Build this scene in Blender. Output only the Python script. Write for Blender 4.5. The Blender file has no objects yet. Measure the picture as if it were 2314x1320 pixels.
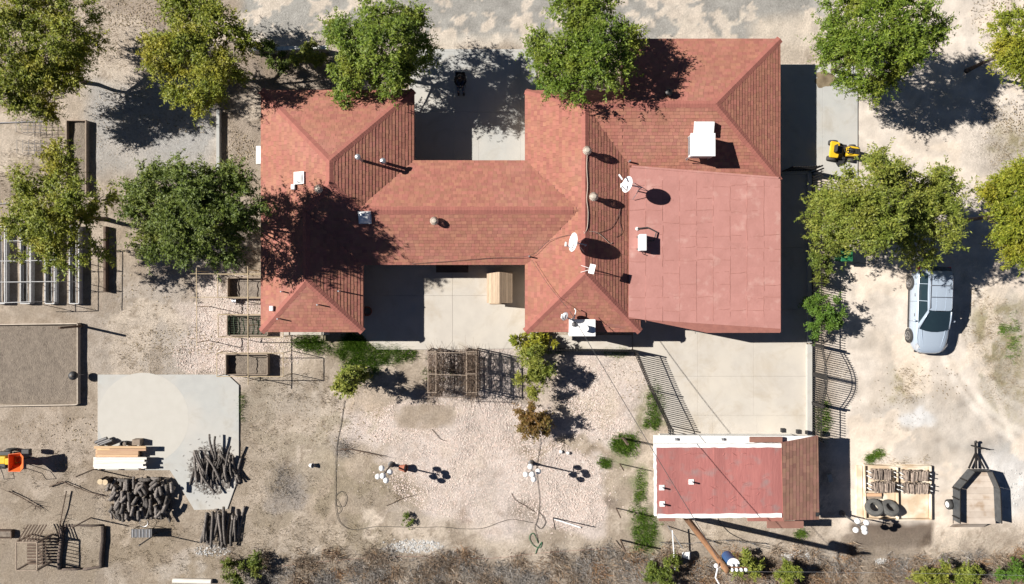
import bpy, math, random
import numpy as np
from mathutils import Vector, Matrix, Euler, Quaternion

# ---------------------------------------------------------------- camera, sky, sun, exposure
SC = bpy.context.scene
COL = SC.collection
CAM_H = 39.0          # drone height in metres
FPX = 1638.0          # focal length in photograph pixels (photograph is 2314 wide)
cam = bpy.data.cameras.new('camera'); cam.sensor_width = 36.0
cam.lens = 36.0 * FPX / 2314.0; cam.clip_end = 3000.0; cam.clip_start = 0.5
camo = bpy.data.objects.new('camera', cam); COL.objects.link(camo)
camo.location = (0, 0, CAM_H); camo.rotation_euler = (0, 0, 0)
SC.camera = camo
SUN_EL = math.radians(39.2)
_s = Vector((1.0, -0.224)).normalized()
SUN_DIR = Vector((_s.x * math.cos(SUN_EL), _s.y * math.cos(SUN_EL), -math.sin(SUN_EL)))
W = bpy.data.worlds.new('World'); SC.world = W; W.use_nodes = True
wn = W.node_tree.nodes; wl = W.node_tree.links
sky = wn.new('ShaderNodeTexSky'); sky.sky_type = 'NISHITA'; sky.sun_disc = False
sky.altitude = 2500; sky.air_density = 0.4; sky.dust_density = 0.1
sky.sun_elevation = SUN_EL; sky.sun_rotation = math.atan2(-SUN_DIR.x, -SUN_DIR.y)
bg = wn['Background']; bg.inputs['Strength'].default_value = 0.05
wl.new(sky.outputs[0], bg.inputs['Color'])
sun = bpy.data.lights.new('sun', 'SUN'); sun.energy = 5.0; sun.angle = math.radians(0.53)
sun.color = (1.0, 0.955, 0.89)
suno = bpy.data.objects.new('sun', sun); COL.objects.link(suno)
suno.location = (-60, 15, 60); suno.rotation_euler = SUN_DIR.to_track_quat('-Z', 'Y').to_euler()
SC.view_settings.view_transform = 'Standard'; SC.view_settings.look = 'None'
SC.view_settings.exposure = 0.80; SC.view_settings.gamma = 1.0
SC.render.engine = 'CYCLES'
SC.cycles.max_bounces = 5; SC.cycles.diffuse_bounces = 2; SC.cycles.transparent_max_bounces = 8

rnd = random.Random(7)
R = math.radians

def G(x, y, h=0.0):
    """place a point seen at photograph pixel (x, y) that stands h metres above the ground"""
    k = (CAM_H - h) / FPX
    return Vector(((x - 1157.0) * k, (660.0 - y) * k, h))
PXM = CAM_H / FPX     # metres per photograph pixel on the ground

# ---------------------------------------------------------------- helpers
OFF = {}
def tag(o, label=None, cat=None, group=None, kind=None):
    if label: o['label'] = label
    if cat: o['category'] = cat
    if group: o['group'] = group
    if kind: o['kind'] = kind
    return o
def thing(name, label, cat, loc=(0, 0, 0), group=None, kind=None):
    o = bpy.data.objects.new(name, None); COL.objects.link(o)
    o.empty_display_size = 0.2
    o.location = loc; OFF[o.name] = Vector(loc)
    return tag(o, label, cat, group, kind)

class MB:
    def __init__(s): s.v = []; s.f = []
    def add(s, vs, fs):
        n = len(s.v); s.v += [Vector(p) for p in vs]; s.f += [tuple(i + n for i in f) for f in fs]; return s
    def box(s, c, d, rz=0.0, rot=None):
        q = rot.to_matrix() if rot else Matrix.Rotation(rz, 3, 'Z')
        c = Vector(c); x, y, z = d[0] / 2, d[1] / 2, d[2] / 2
        vs = [c + q @ Vector(p) for p in ((-x,-y,-z),(x,-y,-z),(x,y,-z),(-x,y,-z),(-x,-y,z),(x,-y,z),(x,y,z),(-x,y,z))]
        return s.add(vs, [(3,2,1,0),(4,5,6,7),(0,1,5,4),(1,2,6,5),(2,3,7,6),(3,0,4,7)])
    def beam(s, p0, p1, w, t=None):
        p0 = Vector(p0); p1 = Vector(p1); t = t or w
        d = p1 - p0; L = d.length; d.normalize()
        up = Vector((0,0,1)) if abs(d.z) < 0.98 else Vector((0,1,0))
        a = d.cross(up).normalized() * (w / 2); b = a.cross(d).normalized() * (t / 2)
        vs = [p0-a-b, p0+a-b, p0+a+b, p0-a+b, p1-a-b, p1+a-b, p1+a+b, p1-a+b]
        return s.add(vs, [(0,1,2,3),(7,6,5,4),(0,4,5,1),(1,5,6,2),(2,6,7,3),(3,7,4,0)])
    def tube(s, pts, r, n=6, cap=True):
        pts = [Vector(p) for p in pts]; rr = r if isinstance(r, (list, tuple)) else [r] * len(pts)
        vs = []; fs = []
        ref = None
        for i, p in enumerate(pts):
            d = (pts[min(i+1, len(pts)-1)] - pts[max(i-1, 0)])
            if d.length < 1e-6: d = Vector((0,0,1))
            d.normalize()
            if ref is None: ref = Vector((0,0,1)) if abs(d.z) < 0.9 else Vector((1,0,0))
            a = d.cross(ref)
            if a.length < 1e-4: a = d.cross(Vector((0,1,0.3)))
            a.normalize(); b = d.cross(a).normalized(); ref = -(d.cross(a)).cross(d) if False else ref
            for k in range(n):
                t = 2*math.pi*k/n
                vs.append(p + (a*math.cos(t) + b*math.sin(t)) * rr[i])
        for i in range(len(pts)-1):
            for k in range(n):
                fs.append((i*n+k, i*n+(k+1)%n, (i+1)*n+(k+1)%n, (i+1)*n+k))
        if cap:
            fs.append(tuple(range(n-1, -1, -1))); fs.append(tuple((len(pts)-1)*n+k for k in range(n)))
        return s.add(vs, fs)
    def prism(s, poly, z0, z1):
        n = len(poly)
        ar = sum(poly[i][0]*poly[(i+1)%n][1]-poly[(i+1)%n][0]*poly[i][1] for i in range(n))
        if ar < 0: poly = poly[::-1]
        zz0 = z0 if isinstance(z0, (list, tuple)) else [z0]*n
        zz1 = z1 if isinstance(z1, (list, tuple)) else [z1]*n
        if ar < 0: zz0 = zz0[::-1]; zz1 = zz1[::-1]
        vs = [(p[0],p[1],zz0[i]) for i,p in enumerate(poly)] + [(p[0],p[1],zz1[i]) for i,p in enumerate(poly)]
        fs = [tuple(range(n-1,-1,-1)), tuple(range(n, 2*n))] + [(i,(i+1)%n,n+(i+1)%n,n+i) for i in range(n)]
        return s.add(vs, fs)
    def lathe(s, prof, c=(0,0,0), n=16, q=None, close=True):
        c = Vector(c); q = q or Quaternion()
        vs = []; fs = []
        for r, z in prof:
            for k in range(n):
                t = 2*math.pi*k/n
                vs.append(c + q @ Vector((r*math.cos(t), r*math.sin(t), z)))
        m = len(prof)
        for i in range(m-1):
            for k in range(n):
                fs.append((i*n+k, i*n+(k+1)%n, (i+1)*n+(k+1)%n, (i+1)*n+k))
        if close:
            fs.append(tuple(range(n-1,-1,-1))); fs.append(tuple((m-1)*n+k for k in range(n)))
        return s.add(vs, fs)
    def sphere(s, c, r, n=14, m=9, sc=(1,1,1)):
        prof = [(max(1e-3, r*math.sin(math.pi*i/m)), -r*math.cos(math.pi*i/m)) for i in range(m+1)]
        k0 = len(s.v); s.lathe(prof, (0,0,0), n)
        for i in range(k0, len(s.v)):
            p = s.v[i]; s.v[i] = Vector(c) + Vector((p.x*sc[0], p.y*sc[1], p.z*sc[2]))
        return s
    def quad(s, a, b, c, d): return s.add([a,b,c,d], [(0,1,2,3)])
    def loft(s, rings, closed=True, caps=True):
        n = len(rings[0]); vs = [p for r in rings for p in r]; fs = []
        for i in range(len(rings)-1):
            for k in range(n if closed else n-1):
                fs.append((i*n+k, i*n+(k+1)%n, (i+1)*n+(k+1)%n, (i+1)*n+k))
        if caps and closed:
            fs.append(tuple(range(n-1,-1,-1))); fs.append(tuple((len(rings)-1)*n+k for k in range(n)))
        return s.add(vs, fs)
    def mesh(s, name, off=Vector(), smooth=False):
        me = bpy.data.meshes.new(name)
        me.from_pydata([tuple(p - off) for p in s.v], [], s.f)
        if smooth:
            me.shade_smooth()
        me.update(); return me
    def build(s, name, mat, parent=None, smooth=False, loc=None, bevel=0.0, kind=None, xf=None):
        """xf: Matrix applied to the vertices (local frame of a thing -> world)"""
        if xf is not None: s.v = [xf @ p for p in s.v]
        if parent is not None: off = OFF[parent.name]
        elif loc is not None: off = Vector(loc)
        else:
            xs = [p.x for p in s.v]; ys = [p.y for p in s.v]
            off = Vector(((min(xs)+max(xs))/2, (min(ys)+max(ys))/2, min(p.z for p in s.v)))
        me = s.mesh(name, off, smooth)
        me.materials.append(mat)
        o = bpy.data.objects.new(name, me); COL.objects.link(o)
        if parent is not None: o.parent = parent
        else: o.location = off
        OFF[o.name] = off
        if smooth and smooth != 'all':
            m = o.modifiers.new('es', 'EDGE_SPLIT'); m.split_angle = R(40)
        if bevel > 0:
            m = o.modifiers.new('bevel', 'BEVEL'); m.width = bevel; m.segments = 2; m.limit_method = 'ANGLE'
        if kind: o['kind'] = kind
        return o
def inst(name, me, parent, loc, rot=(0,0,0), scale=(1,1,1)):
    o = bpy.data.objects.new(name, me); COL.objects.link(o)
    if parent is not None:
        o.parent = parent; o.location = Vector(loc) - OFF[parent.name]
    else: o.location = loc
    o.rotation_euler = rot; o.scale = scale
    OFF[o.name] = Vector(loc)
    return o
def npmesh(name, V, k, mat, attr=None):
    """V: (n*k,3) float array, faces of k own vertices each"""
    me = bpy.data.meshes.new(name); n = len(V)//k
    me.vertices.add(len(V)); me.vertices.foreach_set('co', np.asarray(V, dtype=np.float32).ravel())
    me.loops.add(len(V)); me.loops.foreach_set('vertex_index', np.arange(len(V), dtype=np.int32))
    me.polygons.add(n); me.polygons.foreach_set('loop_start', np.arange(0, len(V), k, dtype=np.int32))
    me.polygons.foreach_set('loop_total', np.full(n, k, dtype=np.int32))
    me.update(calc_edges=True); me.materials.append(mat)
    return me
def npobj(name, V, k, mat, parent=None, kind=None, tuft=None):
    off = OFF[parent.name] if parent is not None else Vector()
    me = npmesh(name, np.asarray(V) - np.array(off), k, mat)
    if tuft is not None:
        at_ = me.attributes.new('tuft','FLOAT','FACE'); at_.data.foreach_set('value', np.asarray(tuft,dtype=np.float32))
    o = bpy.data.objects.new(name, me); COL.objects.link(o); OFF[o.name] = off
    if parent is not None: o.parent = parent
    if kind: o['kind'] = kind
    return o

# ---------------------------------------------------------------- materials
MATS = {}
def M(name, c, c2=None, scale=6.0, rough=0.8, bump=0.0, metal=0.0, isl=0.0, obj=0.0, hue=0.0, stretch=None, detail=5.0,
      spots=None, spotscale=2.0, spotlim=(0.55, 0.7), trans=0.0, bscale=None, rough2=None, spec=None, coat=0.0, palette=None, dirt=None, dirtscale=1.0, dirtlim=(.58,.72), dirtamt=.7, tuft=0.0):
    if name in MATS: return MATS[name]
    m = bpy.data.materials.new(name); m.use_nodes = True; nt = m.node_tree; N = nt.nodes; L = nt.links
    b = N['Principled BSDF']; out = N['Material Output']
    geo = N.new('ShaderNodeNewGeometry')
    vec = geo.outputs['Position']
    if stretch:
        mp = N.new('ShaderNodeMapping'); mp.inputs['Scale'].default_value = stretch
        L.new(vec, mp.inputs['Vector']); vec = mp.outputs[0]
    no = N.new('ShaderNodeTexNoise'); no.inputs['Scale'].default_value = scale; no.inputs['Detail'].default_value = detail
    no.inputs['Roughness'].default_value = 0.62
    L.new(vec, no.inputs['Vector'])
    ramp = N.new('ShaderNodeMapRange'); ramp.inputs['From Min'].default_value = 0.32; ramp.inputs['From Max'].default_value = 0.68
    L.new(no.outputs['Fac'], ramp.inputs['Value'])
    mix = N.new('ShaderNodeMix'); mix.data_type = 'RGBA'
    c2 = c2 or tuple(x*0.8 for x in c)
    mix.inputs['A'].default_value = (*c, 1); mix.inputs['B'].default_value = (*c2, 1)
    L.new(ramp.outputs[0], mix.inputs['Factor'])
    colr = mix.outputs['Result']
    if palette:
        cr = N.new('ShaderNodeValToRGB'); el = cr.color_ramp.elements
        while len(el) < len(palette): el.new(0.5)
        for i, p in enumerate(palette):
            el[i].position = i/(len(palette)-1); el[i].color = (*p, 1)
        if tuft:
            ta = N.new('ShaderNodeAttribute'); ta.attribute_name = 'tuft'
            tm_ = N.new('ShaderNodeMix'); tm_.data_type = 'FLOAT'; tm_.inputs[0].default_value = tuft
            L.new(geo.outputs['Random Per Island'], tm_.inputs[2]); L.new(ta.outputs['Fac'], tm_.inputs[3]); L.new(tm_.outputs[0], cr.inputs[0])
        else: L.new(geo.outputs['Random Per Island'], cr.inputs[0])
        m2 = N.new('ShaderNodeMix'); m2.data_type = 'RGBA'; m2.inputs['Factor'].default_value = 0.75
        L.new(colr, m2.inputs['A']); L.new(cr.outputs[0], m2.inputs['B']); colr = m2.outputs['Result']
    if spots:
        n2 = N.new('ShaderNodeTexNoise'); n2.inputs['Scale'].default_value = spotscale; n2.inputs['Detail'].default_value = 6
        L.new(geo.outputs['Position'], n2.inputs['Vector'])
        r2 = N.new('ShaderNodeMapRange'); r2.inputs['From Min'].default_value = spotlim[0]; r2.inputs['From Max'].default_value = spotlim[1]
        L.new(n2.outputs['Fac'], r2.inputs['Value'])
        m3 = N.new('ShaderNodeMix'); m3.data_type = 'RGBA'; m3.inputs['B'].default_value = (*spots, 1)
        L.new(r2.outputs[0], m3.inputs['Factor']); L.new(colr, m3.inputs['A']); colr = m3.outputs['Result']
    if dirt:
        n4 = N.new('ShaderNodeTexNoise'); n4.inputs['Scale'].default_value = dirtscale; n4.inputs['Detail'].default_value = 8; n4.inputs['Roughness'].default_value = .7; n4.inputs['Distortion'].default_value = .6
        L.new(geo.outputs['Position'], n4.inputs['Vector'])
        r4 = N.new('ShaderNodeMapRange'); r4.inputs['From Min'].default_value = dirtlim[0]; r4.inputs['From Max'].default_value = dirtlim[1]; r4.inputs['To Max'].default_value = dirtamt
        L.new(n4.outputs['Fac'], r4.inputs['Value'])
        m4 = N.new('ShaderNodeMix'); m4.data_type = 'RGBA'; m4.inputs['B'].default_value = (*dirt, 1)
        L.new(r4.outputs[0], m4.inputs['Factor']); L.new(colr, m4.inputs['A']); colr = m4.outputs['Result']
    if isl or obj or hue:
        hs = N.new('ShaderNodeHueSaturation'); L.new(colr, hs.inputs['Color'])
        src = geo.outputs['Random Per Island'] if isl else None
        if obj:
            oi = N.new('ShaderNodeObjectInfo'); src = oi.outputs['Random']
        mr = N.new('ShaderNodeMapRange'); a = isl or obj
        mr.inputs['To Min'].default_value = 1-a; mr.inputs['To Max'].default_value = 1+a
        L.new(src, mr.inputs['Value']); L.new(mr.outputs[0], hs.inputs['Value'])
        if hue:
            ma = N.new('ShaderNodeMath'); ma.operation = 'MULTIPLY'; ma.inputs[1].default_value = 7.31
            fr = N.new('ShaderNodeMath'); fr.operation = 'FRACT'
            L.new(src, ma.inputs[0]); L.new(ma.outputs[0], fr.inputs[0])
            mh = N.new('ShaderNodeMapRange'); mh.inputs['To Min'].default_value = 0.5-hue; mh.inputs['To Max'].default_value = 0.5+hue
            L.new(fr.outputs[0], mh.inputs['Value']); L.new(mh.outputs[0], hs.inputs['Hue'])
        colr = hs.outputs[0]
    L.new(colr, b.inputs['Base Color'])
    b.inputs['Roughness'].default_value = rough; b.inputs['Metallic'].default_value = metal
    if spec is not None: b.inputs['Specular IOR Level'].default_value = spec
    if coat: b.inputs['Coat Weight'].default_value = coat; b.inputs['Coat Roughness'].default_value = 0.08
    if bump:
        bn = N.new('ShaderNodeBump'); bn.inputs['Strength'].default_value = 1.0; bn.inputs['Distance'].default_value = bump
        nb = N.new('ShaderNodeTexNoise'); nb.inputs['Scale'].default_value = bscale or scale*3; nb.inputs['Detail'].default_value = 6
        L.new(vec, nb.inputs['Vector']); L.new(nb.outputs['Fac'], bn.inputs['Height']); L.new(bn.outputs[0], b.inputs['Normal'])
    if trans:
        tr = N.new('ShaderNodeBsdfTranslucent'); L.new(colr, tr.inputs['Color'])
        ms = N.new('ShaderNodeMixShader'); ms.inputs[0].default_value = trans
        L.new(b.outputs[0], ms.inputs[1]); L.new(tr.outputs[0], ms.inputs[2]); L.new(ms.outputs[0], out.inputs['Surface'])
    MATS[name] = m; return m

shingle_m = M('red_shingle', (.335,.140,.098), (.29,.116,.08), 5.0, 0.9, bump=0.004, bscale=60, isl=0.13, hue=0.009, detail=6, spots=(.345,.16,.118), spotscale=.5, spotlim=(.5,.85), dirt=(.24,.10,.075), dirtscale=1.7, dirtlim=(.60,.76), dirtamt=.45)
cap_m = M('ridge_shingle', (.31,.112,.086), (.27,.098,.076), 3, 0.9, bump=0.003, bscale=60, isl=0.07)
flat_m = M('rolled_red_roofing', (.425,.205,.178), (.375,.175,.15), 1.6, 0.9, bump=0.006, bscale=9, obj=0.03, spots=(.50,.30,.26), spotscale=1.4, spotlim=(.58,.80), dirt=(.33,.155,.13), dirtscale=1.1, dirtlim=(.54,.70), dirtamt=.6)
seam_m = M('roofing_tar_seam', (.31,.14,.115), (.37,.17,.14), 5, 0.9)
brown_sh = M('brown_shingle', (.25,.13,.095), (.195,.10,.072), 1.5, 0.9, bump=0.003, bscale=60, isl=0.16, hue=0.01)
shed_red = M('shed_red_roofing', (.36,.135,.12), (.30,.108,.098), 1.2, 0.8, bump=0.012, bscale=4, spots=(.27,.165,.155), spotscale=1.6, spotlim=(.54,.74), obj=0.10, stretch=(2.5,.6,1))
white_m = M('white_coating', (.80,.80,.78), (.72,.71,.68), 3, 0.7, bump=0.01, bscale=8)
stucco = M('tan_stucco', (.50,.40,.30), (.42,.33,.25), 5, 0.95, bump=0.01, bscale=30)
soffit = M('soffit_board', (.32,.13,.10), (.25,.10,.08), 4, 0.8)
concrete = M('concrete', (.485,.448,.395), (.43,.395,.35), 1.1, 0.9, bump=0.004, bscale=30, spots=(.51,.465,.40), spotscale=0.35, spotlim=(.48,.68), detail=9, dirt=(.36,.30,.225), dirtscale=.55, dirtlim=(.50,.74), dirtamt=.7)
conc_grey = M('grey_concrete', (.40,.40,.38), (.36,.36,.345), 1.6, 0.9, bump=0.004, bscale=30, spots=(.45,.425,.385), spotscale=0.35, spotlim=(.42,.7), detail=10, dirt=(.30,.27,.22), dirtscale=.7, dirtlim=(.52,.74), dirtamt=.65)
iron = M('black_iron', (.025,.025,.027), (.05,.045,.042), 9, 0.5, metal=0.6)
iron_br = M('weathered_iron', (.10,.10,.105), (.15,.14,.135), 9, 0.6, metal=0.4)
galv = M('galvanised_steel', (.50,.51,.53), (.36,.37,.39), 7, 0.45, metal=0.7)
white_paint = M('white_paint', (.80,.80,.79), (.68,.68,.67), 5, 0.5)
white_plastic = M('white_plastic', (.82,.82,.81), (.76,.76,.75), 3, 0.35)
wood_new = M('new_lumber', (.56,.38,.22), (.46,.29,.16), 3, 0.75, stretch=(.6,9,9), obj=0.18, hue=.012, bump=.003)
wood_white = M('whitewashed_lumber', (.78,.74,.68), (.62,.57,.50), 3, 0.75, stretch=(.6,9,9), obj=0.10, bump=.003)
wood_old = M('weathered_wood', (.33,.26,.20), (.22,.17,.13), 3, 0.9, stretch=(2,2,6), obj=0.15, bump=.006)
wood_dark = M('dark_wood', (.13,.085,.06), (.08,.055,.04), 3, 0.9, bump=.006)
wood_ply = M('plywood', (.60,.47,.33), (.50,.38,.26), 1.4, 0.85, spots=(.70,.62,.50), spotscale=1.2, spotlim=(.45,.62), bump=.003)
bark = M('bark', (.135,.10,.08), (.055,.042,.036), 9, 0.95, bump=.03, bscale=22, obj=0.3)
bark_dark = M('dark_bark', (.085,.068,.058), (.035,.028,.025), 9, 0.95, bump=.03, bscale=22, obj=0.35)
splitwood = M('split_firewood', (.33,.265,.215), (.15,.115,.095), 6, 0.95, bump=.02, bscale=18, obj=0.4)
cutwood = M('cut_wood_end', (.62,.50,.34), (.50,.38,.24), 10, 0.9)
rubber = M('black_rubber', (.03,.03,.031), (.055,.053,.05), 12, 0.85, bump=.004, bscale=40)
tyre_old = M('old_tyre', (.085,.085,.083), (.13,.125,.115), 8, 0.9, bump=.008, bscale=40)
black_pl = M('black_plastic', (.02,.02,.022), (.035,.035,.036), 9, 0.55)
yellow_p = M('yellow_paint', (.72,.47,.02), (.62,.38,.02), 5, 0.35)
orange_p = M('orange_plastic', (.75,.15,.03), (.66,.13,.03), 5, 0.45)
green_p = M('green_plastic', (.02,.16,.06), (.02,.12,.05), 5, 0.5)
terracotta = M('terracotta', (.35,.12,.07), (.28,.10,.06), 6, 0.9)
glass_d = M('dark_glass', (.016,.03,.04), (.02,.036,.046), 2, 0.04, spec=0.7)
chrome = M('alloy', (.55,.55,.56), (.45,.45,.46), 9, 0.3, metal=0.9)
car_p = M('silver_blue_paint', (.40,.47,.56), (.38,.45,.54), 30, 0.30, metal=0.2, coat=0.5)
red_lens = M('red_lens', (.55,.02,.04), (.45,.02,.03), 9, 0.2)
clear_lens = M('clear_lens', (.55,.56,.58), (.35,.36,.38), 9, 0.12)
soil = M('garden_soil', (.15,.125,.105), (.27,.225,.185), 5, 1.0, bump=.05, bscale=14, detail=9)
mulch = M('mulch', (.23,.19,.15), (.145,.118,.095), 7, 1.0, bump=.05, bscale=16, detail=10)
blue_p = M('blue_paint', (.03,.09,.22), (.03,.07,.17), 4, 0.5)
frame_w = M('white_pipe', (.46,.46,.46), (.32,.32,.32), 8, 0.5)
tan_wire = M('tan_bamboo', (.50,.40,.26), (.40,.31,.19), 8, 0.8)
hose_m = M('dark_hose', (.07,.06,.05), (.10,.09,.075), 8, 0.6)
cable_m = M('cable', (.03,.03,.03), (.05,.05,.05), 8, 0.6)
pole_m = M('creosote_pole', (.30,.155,.075), (.18,.09,.045), 5, 0.9, stretch=(3,3,.4), bump=.02, bscale=12)
skin_m = M('skin', (.45,.27,.19), (.40,.24,.17), 9, 0.6)
cloth_bk = M('black_cloth', (.012,.012,.014), (.02,.02,.022), 20, 0.95)
denim = M('denim', (.06,.085,.14), (.045,.065,.11), 20, 0.95)
hair_m = M('dark_hair', (.02,.015,.012), (.03,.02,.016), 30, 0.7)
def leafm(name, pal, tr=0.18, yel=(.34,.30,.04), lim=(.52,.85), tuft=.55): return M(name, pal[0], pal[1], 1.2, 0.55, palette=pal, tuft=tuft, trans=tr, isl=0.25, spec=.3, spots=yel, spotscale=.55, spotlim=lim)
leaf_a = leafm('leaf_green', [(.055,.10,.014),(.10,.165,.018),(.15,.215,.022),(.20,.25,.03),(.26,.28,.04)], yel=(.30,.27,.035), lim=(.54,.95))
leaf_y = leafm('leaf_yellow_green', [(.085,.125,.014),(.15,.19,.018),(.21,.245,.024),(.28,.285,.03),(.36,.31,.04)], yel=(.40,.31,.03), lim=(.48,.9))
leaf_d = leafm('leaf_dark_green', [(.05,.08,.014),(.08,.12,.018),(.115,.16,.022),(.155,.19,.03),(.21,.22,.04)], yel=(.24,.22,.04), lim=(.52,.95))
leaf_o = leafm('leaf_olive', [(.08,.12,.018),(.14,.185,.026),(.20,.235,.036),(.26,.27,.05),(.33,.30,.06)], yel=(.33,.30,.05), lim=(.5,.95))
leaf_r = leafm('leaf_red_brown', [(.08,.09,.02),(.15,.11,.03),(.24,.12,.035),(.17,.16,.035),(.13,.14,.03)], yel=(.22,.10,.03), lim=(.5,.9))
leaf_s = leafm('leaf_shrub', [(.045,.10,.014),(.08,.16,.02),(.12,.205,.025),(.16,.235,.035)], yel=(.14,.21,.03), lim=(.55,1.0))
grass_g = leafm('green_grass', [(.07,.16,.018),(.11,.22,.022),(.15,.25,.03),(.22,.25,.06)], .25, (.14,.22,.03), (.6,1.0), 0)
grass_d = M('dry_grass', (.34,.26,.14), (.22,.16,.09), 2, 0.95, palette=[(.36,.29,.18),(.26,.20,.12),(.16,.115,.075),(.42,.35,.24),(.12,.09,.065)], isl=.2)
brush_m = M('dry_brush', (.20,.13,.08), (.14,.10,.075), .6, 0.95, palette=[(.24,.18,.125),(.34,.265,.19),(.16,.12,.09),(.30,.19,.10),(.38,.33,.27),(.12,.09,.07)], isl=.3, dirt=(.33,.18,.085), dirtscale=.5, dirtlim=(.56,.70), dirtamt=.7)
brush_r = M('rusty_brush', (.30,.155,.07), (.22,.11,.05), .8, .95, palette=[(.30,.16,.07),(.38,.23,.11),(.20,.10,.05),(.32,.24,.15)], isl=.3)
brush_g = M('grey_brush', (.22,.19,.165), (.16,.14,.12), .6, 0.95, palette=[(.22,.20,.18),(.35,.325,.295),(.14,.125,.115),(.45,.42,.39)], isl=.3)
rock_m = M('pink_rock', (.52,.42,.37), (.45,.36,.31), 3, 0.9, palette=[(.62,.54,.48),(.48,.38,.33),(.68,.63,.57),(.36,.30,.26),(.58,.46,.40),(.63,.51,.46),(.45,.42,.39)], isl=.12)
chip_m = M('white_rubble', (.46,.45,.435), (.38,.375,.365), 3, 0.9, isl=.25)

# ================================================================ the ground
def vnoise(X, Y, scale, seed, octaves=4):
    """fractal value noise over arrays in metres, ~0..1"""
    out = np.zeros_like(X); amp = 1.0; tot = 0.0
    for o in range(octaves):
        rg = np.random.RandomState(seed*17+o).rand(256, 256)
        x = X/scale*(2**o) + 1000.3; y = Y/scale*(2**o) + 1000.7
        xi = np.floor(x).astype(int); yi = np.floor(y).astype(int); fx = x-xi; fy = y-yi
        fx = fx*fx*(3-2*fx); fy = fy*fy*(3-2*fy)
        a = rg[xi%256, yi%256]; b = rg[(xi+1)%256, yi%256]; c = rg[xi%256, (yi+1)%256]; d = rg[(xi+1)%256, (yi+1)%256]
        out += amp*((a*(1-fx)+b*fx)*(1-fy)+(c*(1-fx)+d*fx)*fy); tot += amp; amp *= 0.55
    return out/tot
def sstep(a, b, x):
    t = np.clip((x-a)/(b-a), 0, 1); return t*t*(3-2*t)

step = 0.12
xs = np.concatenate([[-900,-400,-180,-90,-50,-38], np.arange(-31.0, 31.01, step), [38,50,90,180,400,900]])
ys = np.concatenate([[-900,-400,-180,-90,-50,-28], np.arange(-18.6, 18.61, step), [28,50,90,180,400,900]])
GX, GY = np.meshgrid(xs, ys)
PX = 1157 + GX/PXM; PY = 660 - GY/PXM
n1 = vnoise(GX, GY, 4.0, 1); n2 = vnoise(GX, GY, 1.3, 2); n3 = vnoise(GX, GY, 0.5, 3, 3); n4 = vnoise(GX, GY, 9.0, 4, 3)
wx = (vnoise(GX, GY, 1.6, 5)-.5)*90; wy = (vnoise(GX, GY, 1.6, 6)-.5)*90
WXp = PX + wx; WYp = PY + wy
C = np.empty(GX.shape + (3,))
def lay(col, m):
    global C
    m = np.clip(m, 0, 1)[..., None]; C = C*(1-m) + np.array(col)*m
C[:] = (.40,.325,.245)
lay((.54,.45,.355), sstep(.40,.60,n1)*.85)
lay((.33,.265,.195), sstep(.55,.70,n2)*.5)
def ell(cx, cy, rx, ry, soft=.35, warp=1.0):
    d = np.sqrt(((PX+wx*warp-cx)/rx)**2 + ((PY+wy*warp-cy)/ry)**2)
    return sstep(1+soft, 1-soft, d)
def rect(x0, y0, x1, y1, soft=18, warp=1.0):
    X = PX+wx*warp; Y = PY+wy*warp
    return sstep(x0-soft, x0+soft, X)*sstep(x1+soft, x1-soft, X)*sstep(y0-soft, y0+soft, Y)*sstep(y1+soft, y1-soft, Y)
# left side: darker trampled dirt
lay((.39,.325,.26), rect(-4000,690,230,1330,60)*(.55+.4*n2))
lay((.29,.235,.175), rect(-4000,1150,760,1330,50)*(.45+.5*n3))
lay((.38,.33,.28), ell(330,760,170,140)*.8)
lay((.43,.385,.335), ell(360,740,90,100)*.6)
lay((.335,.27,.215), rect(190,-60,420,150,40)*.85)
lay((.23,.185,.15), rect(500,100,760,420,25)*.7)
lay((.37,.31,.24), rect(500,330,600,640,20)*.6)
# top lot: grey hard pan with sand washed over it
top = rect(540,-4000,1900,105,22,.35)
lay((.30,.285,.255), top)
t2 = .55*vnoise(GX, GY, 1.1, 11, 5)+.45*vnoise(GX, GY, .45, 13, 4); t3 = vnoise(GX, GY, 0.5, 12, 3)
lay((.56,.48,.39), top*sstep(.52,.545,t2)*(.55+.55*t3))
lay((.57,.50,.41), rect(540,80,1200,118,14,.4)*(.55+.45*sstep(.4,.6,t2)))
lay((.55,.47,.375), rect(1700,40,1880,150,20,.5)*.8)
for k, (cx, cy, r) in enumerate([(1535,40,24),(1560,45,20),(1660,30,26),(1450,35,26),(1250,20,30),(700,60,26)]):
    d = np.sqrt((PX-cx+.3*wx)**2+(PY-cy+.3*wy)**2)
    lay((.56,.49,.40), sstep(5,1.5,np.abs(d-r*.7))*sstep(-4,8,PY-cy+.3*wx)*.85)
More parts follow.
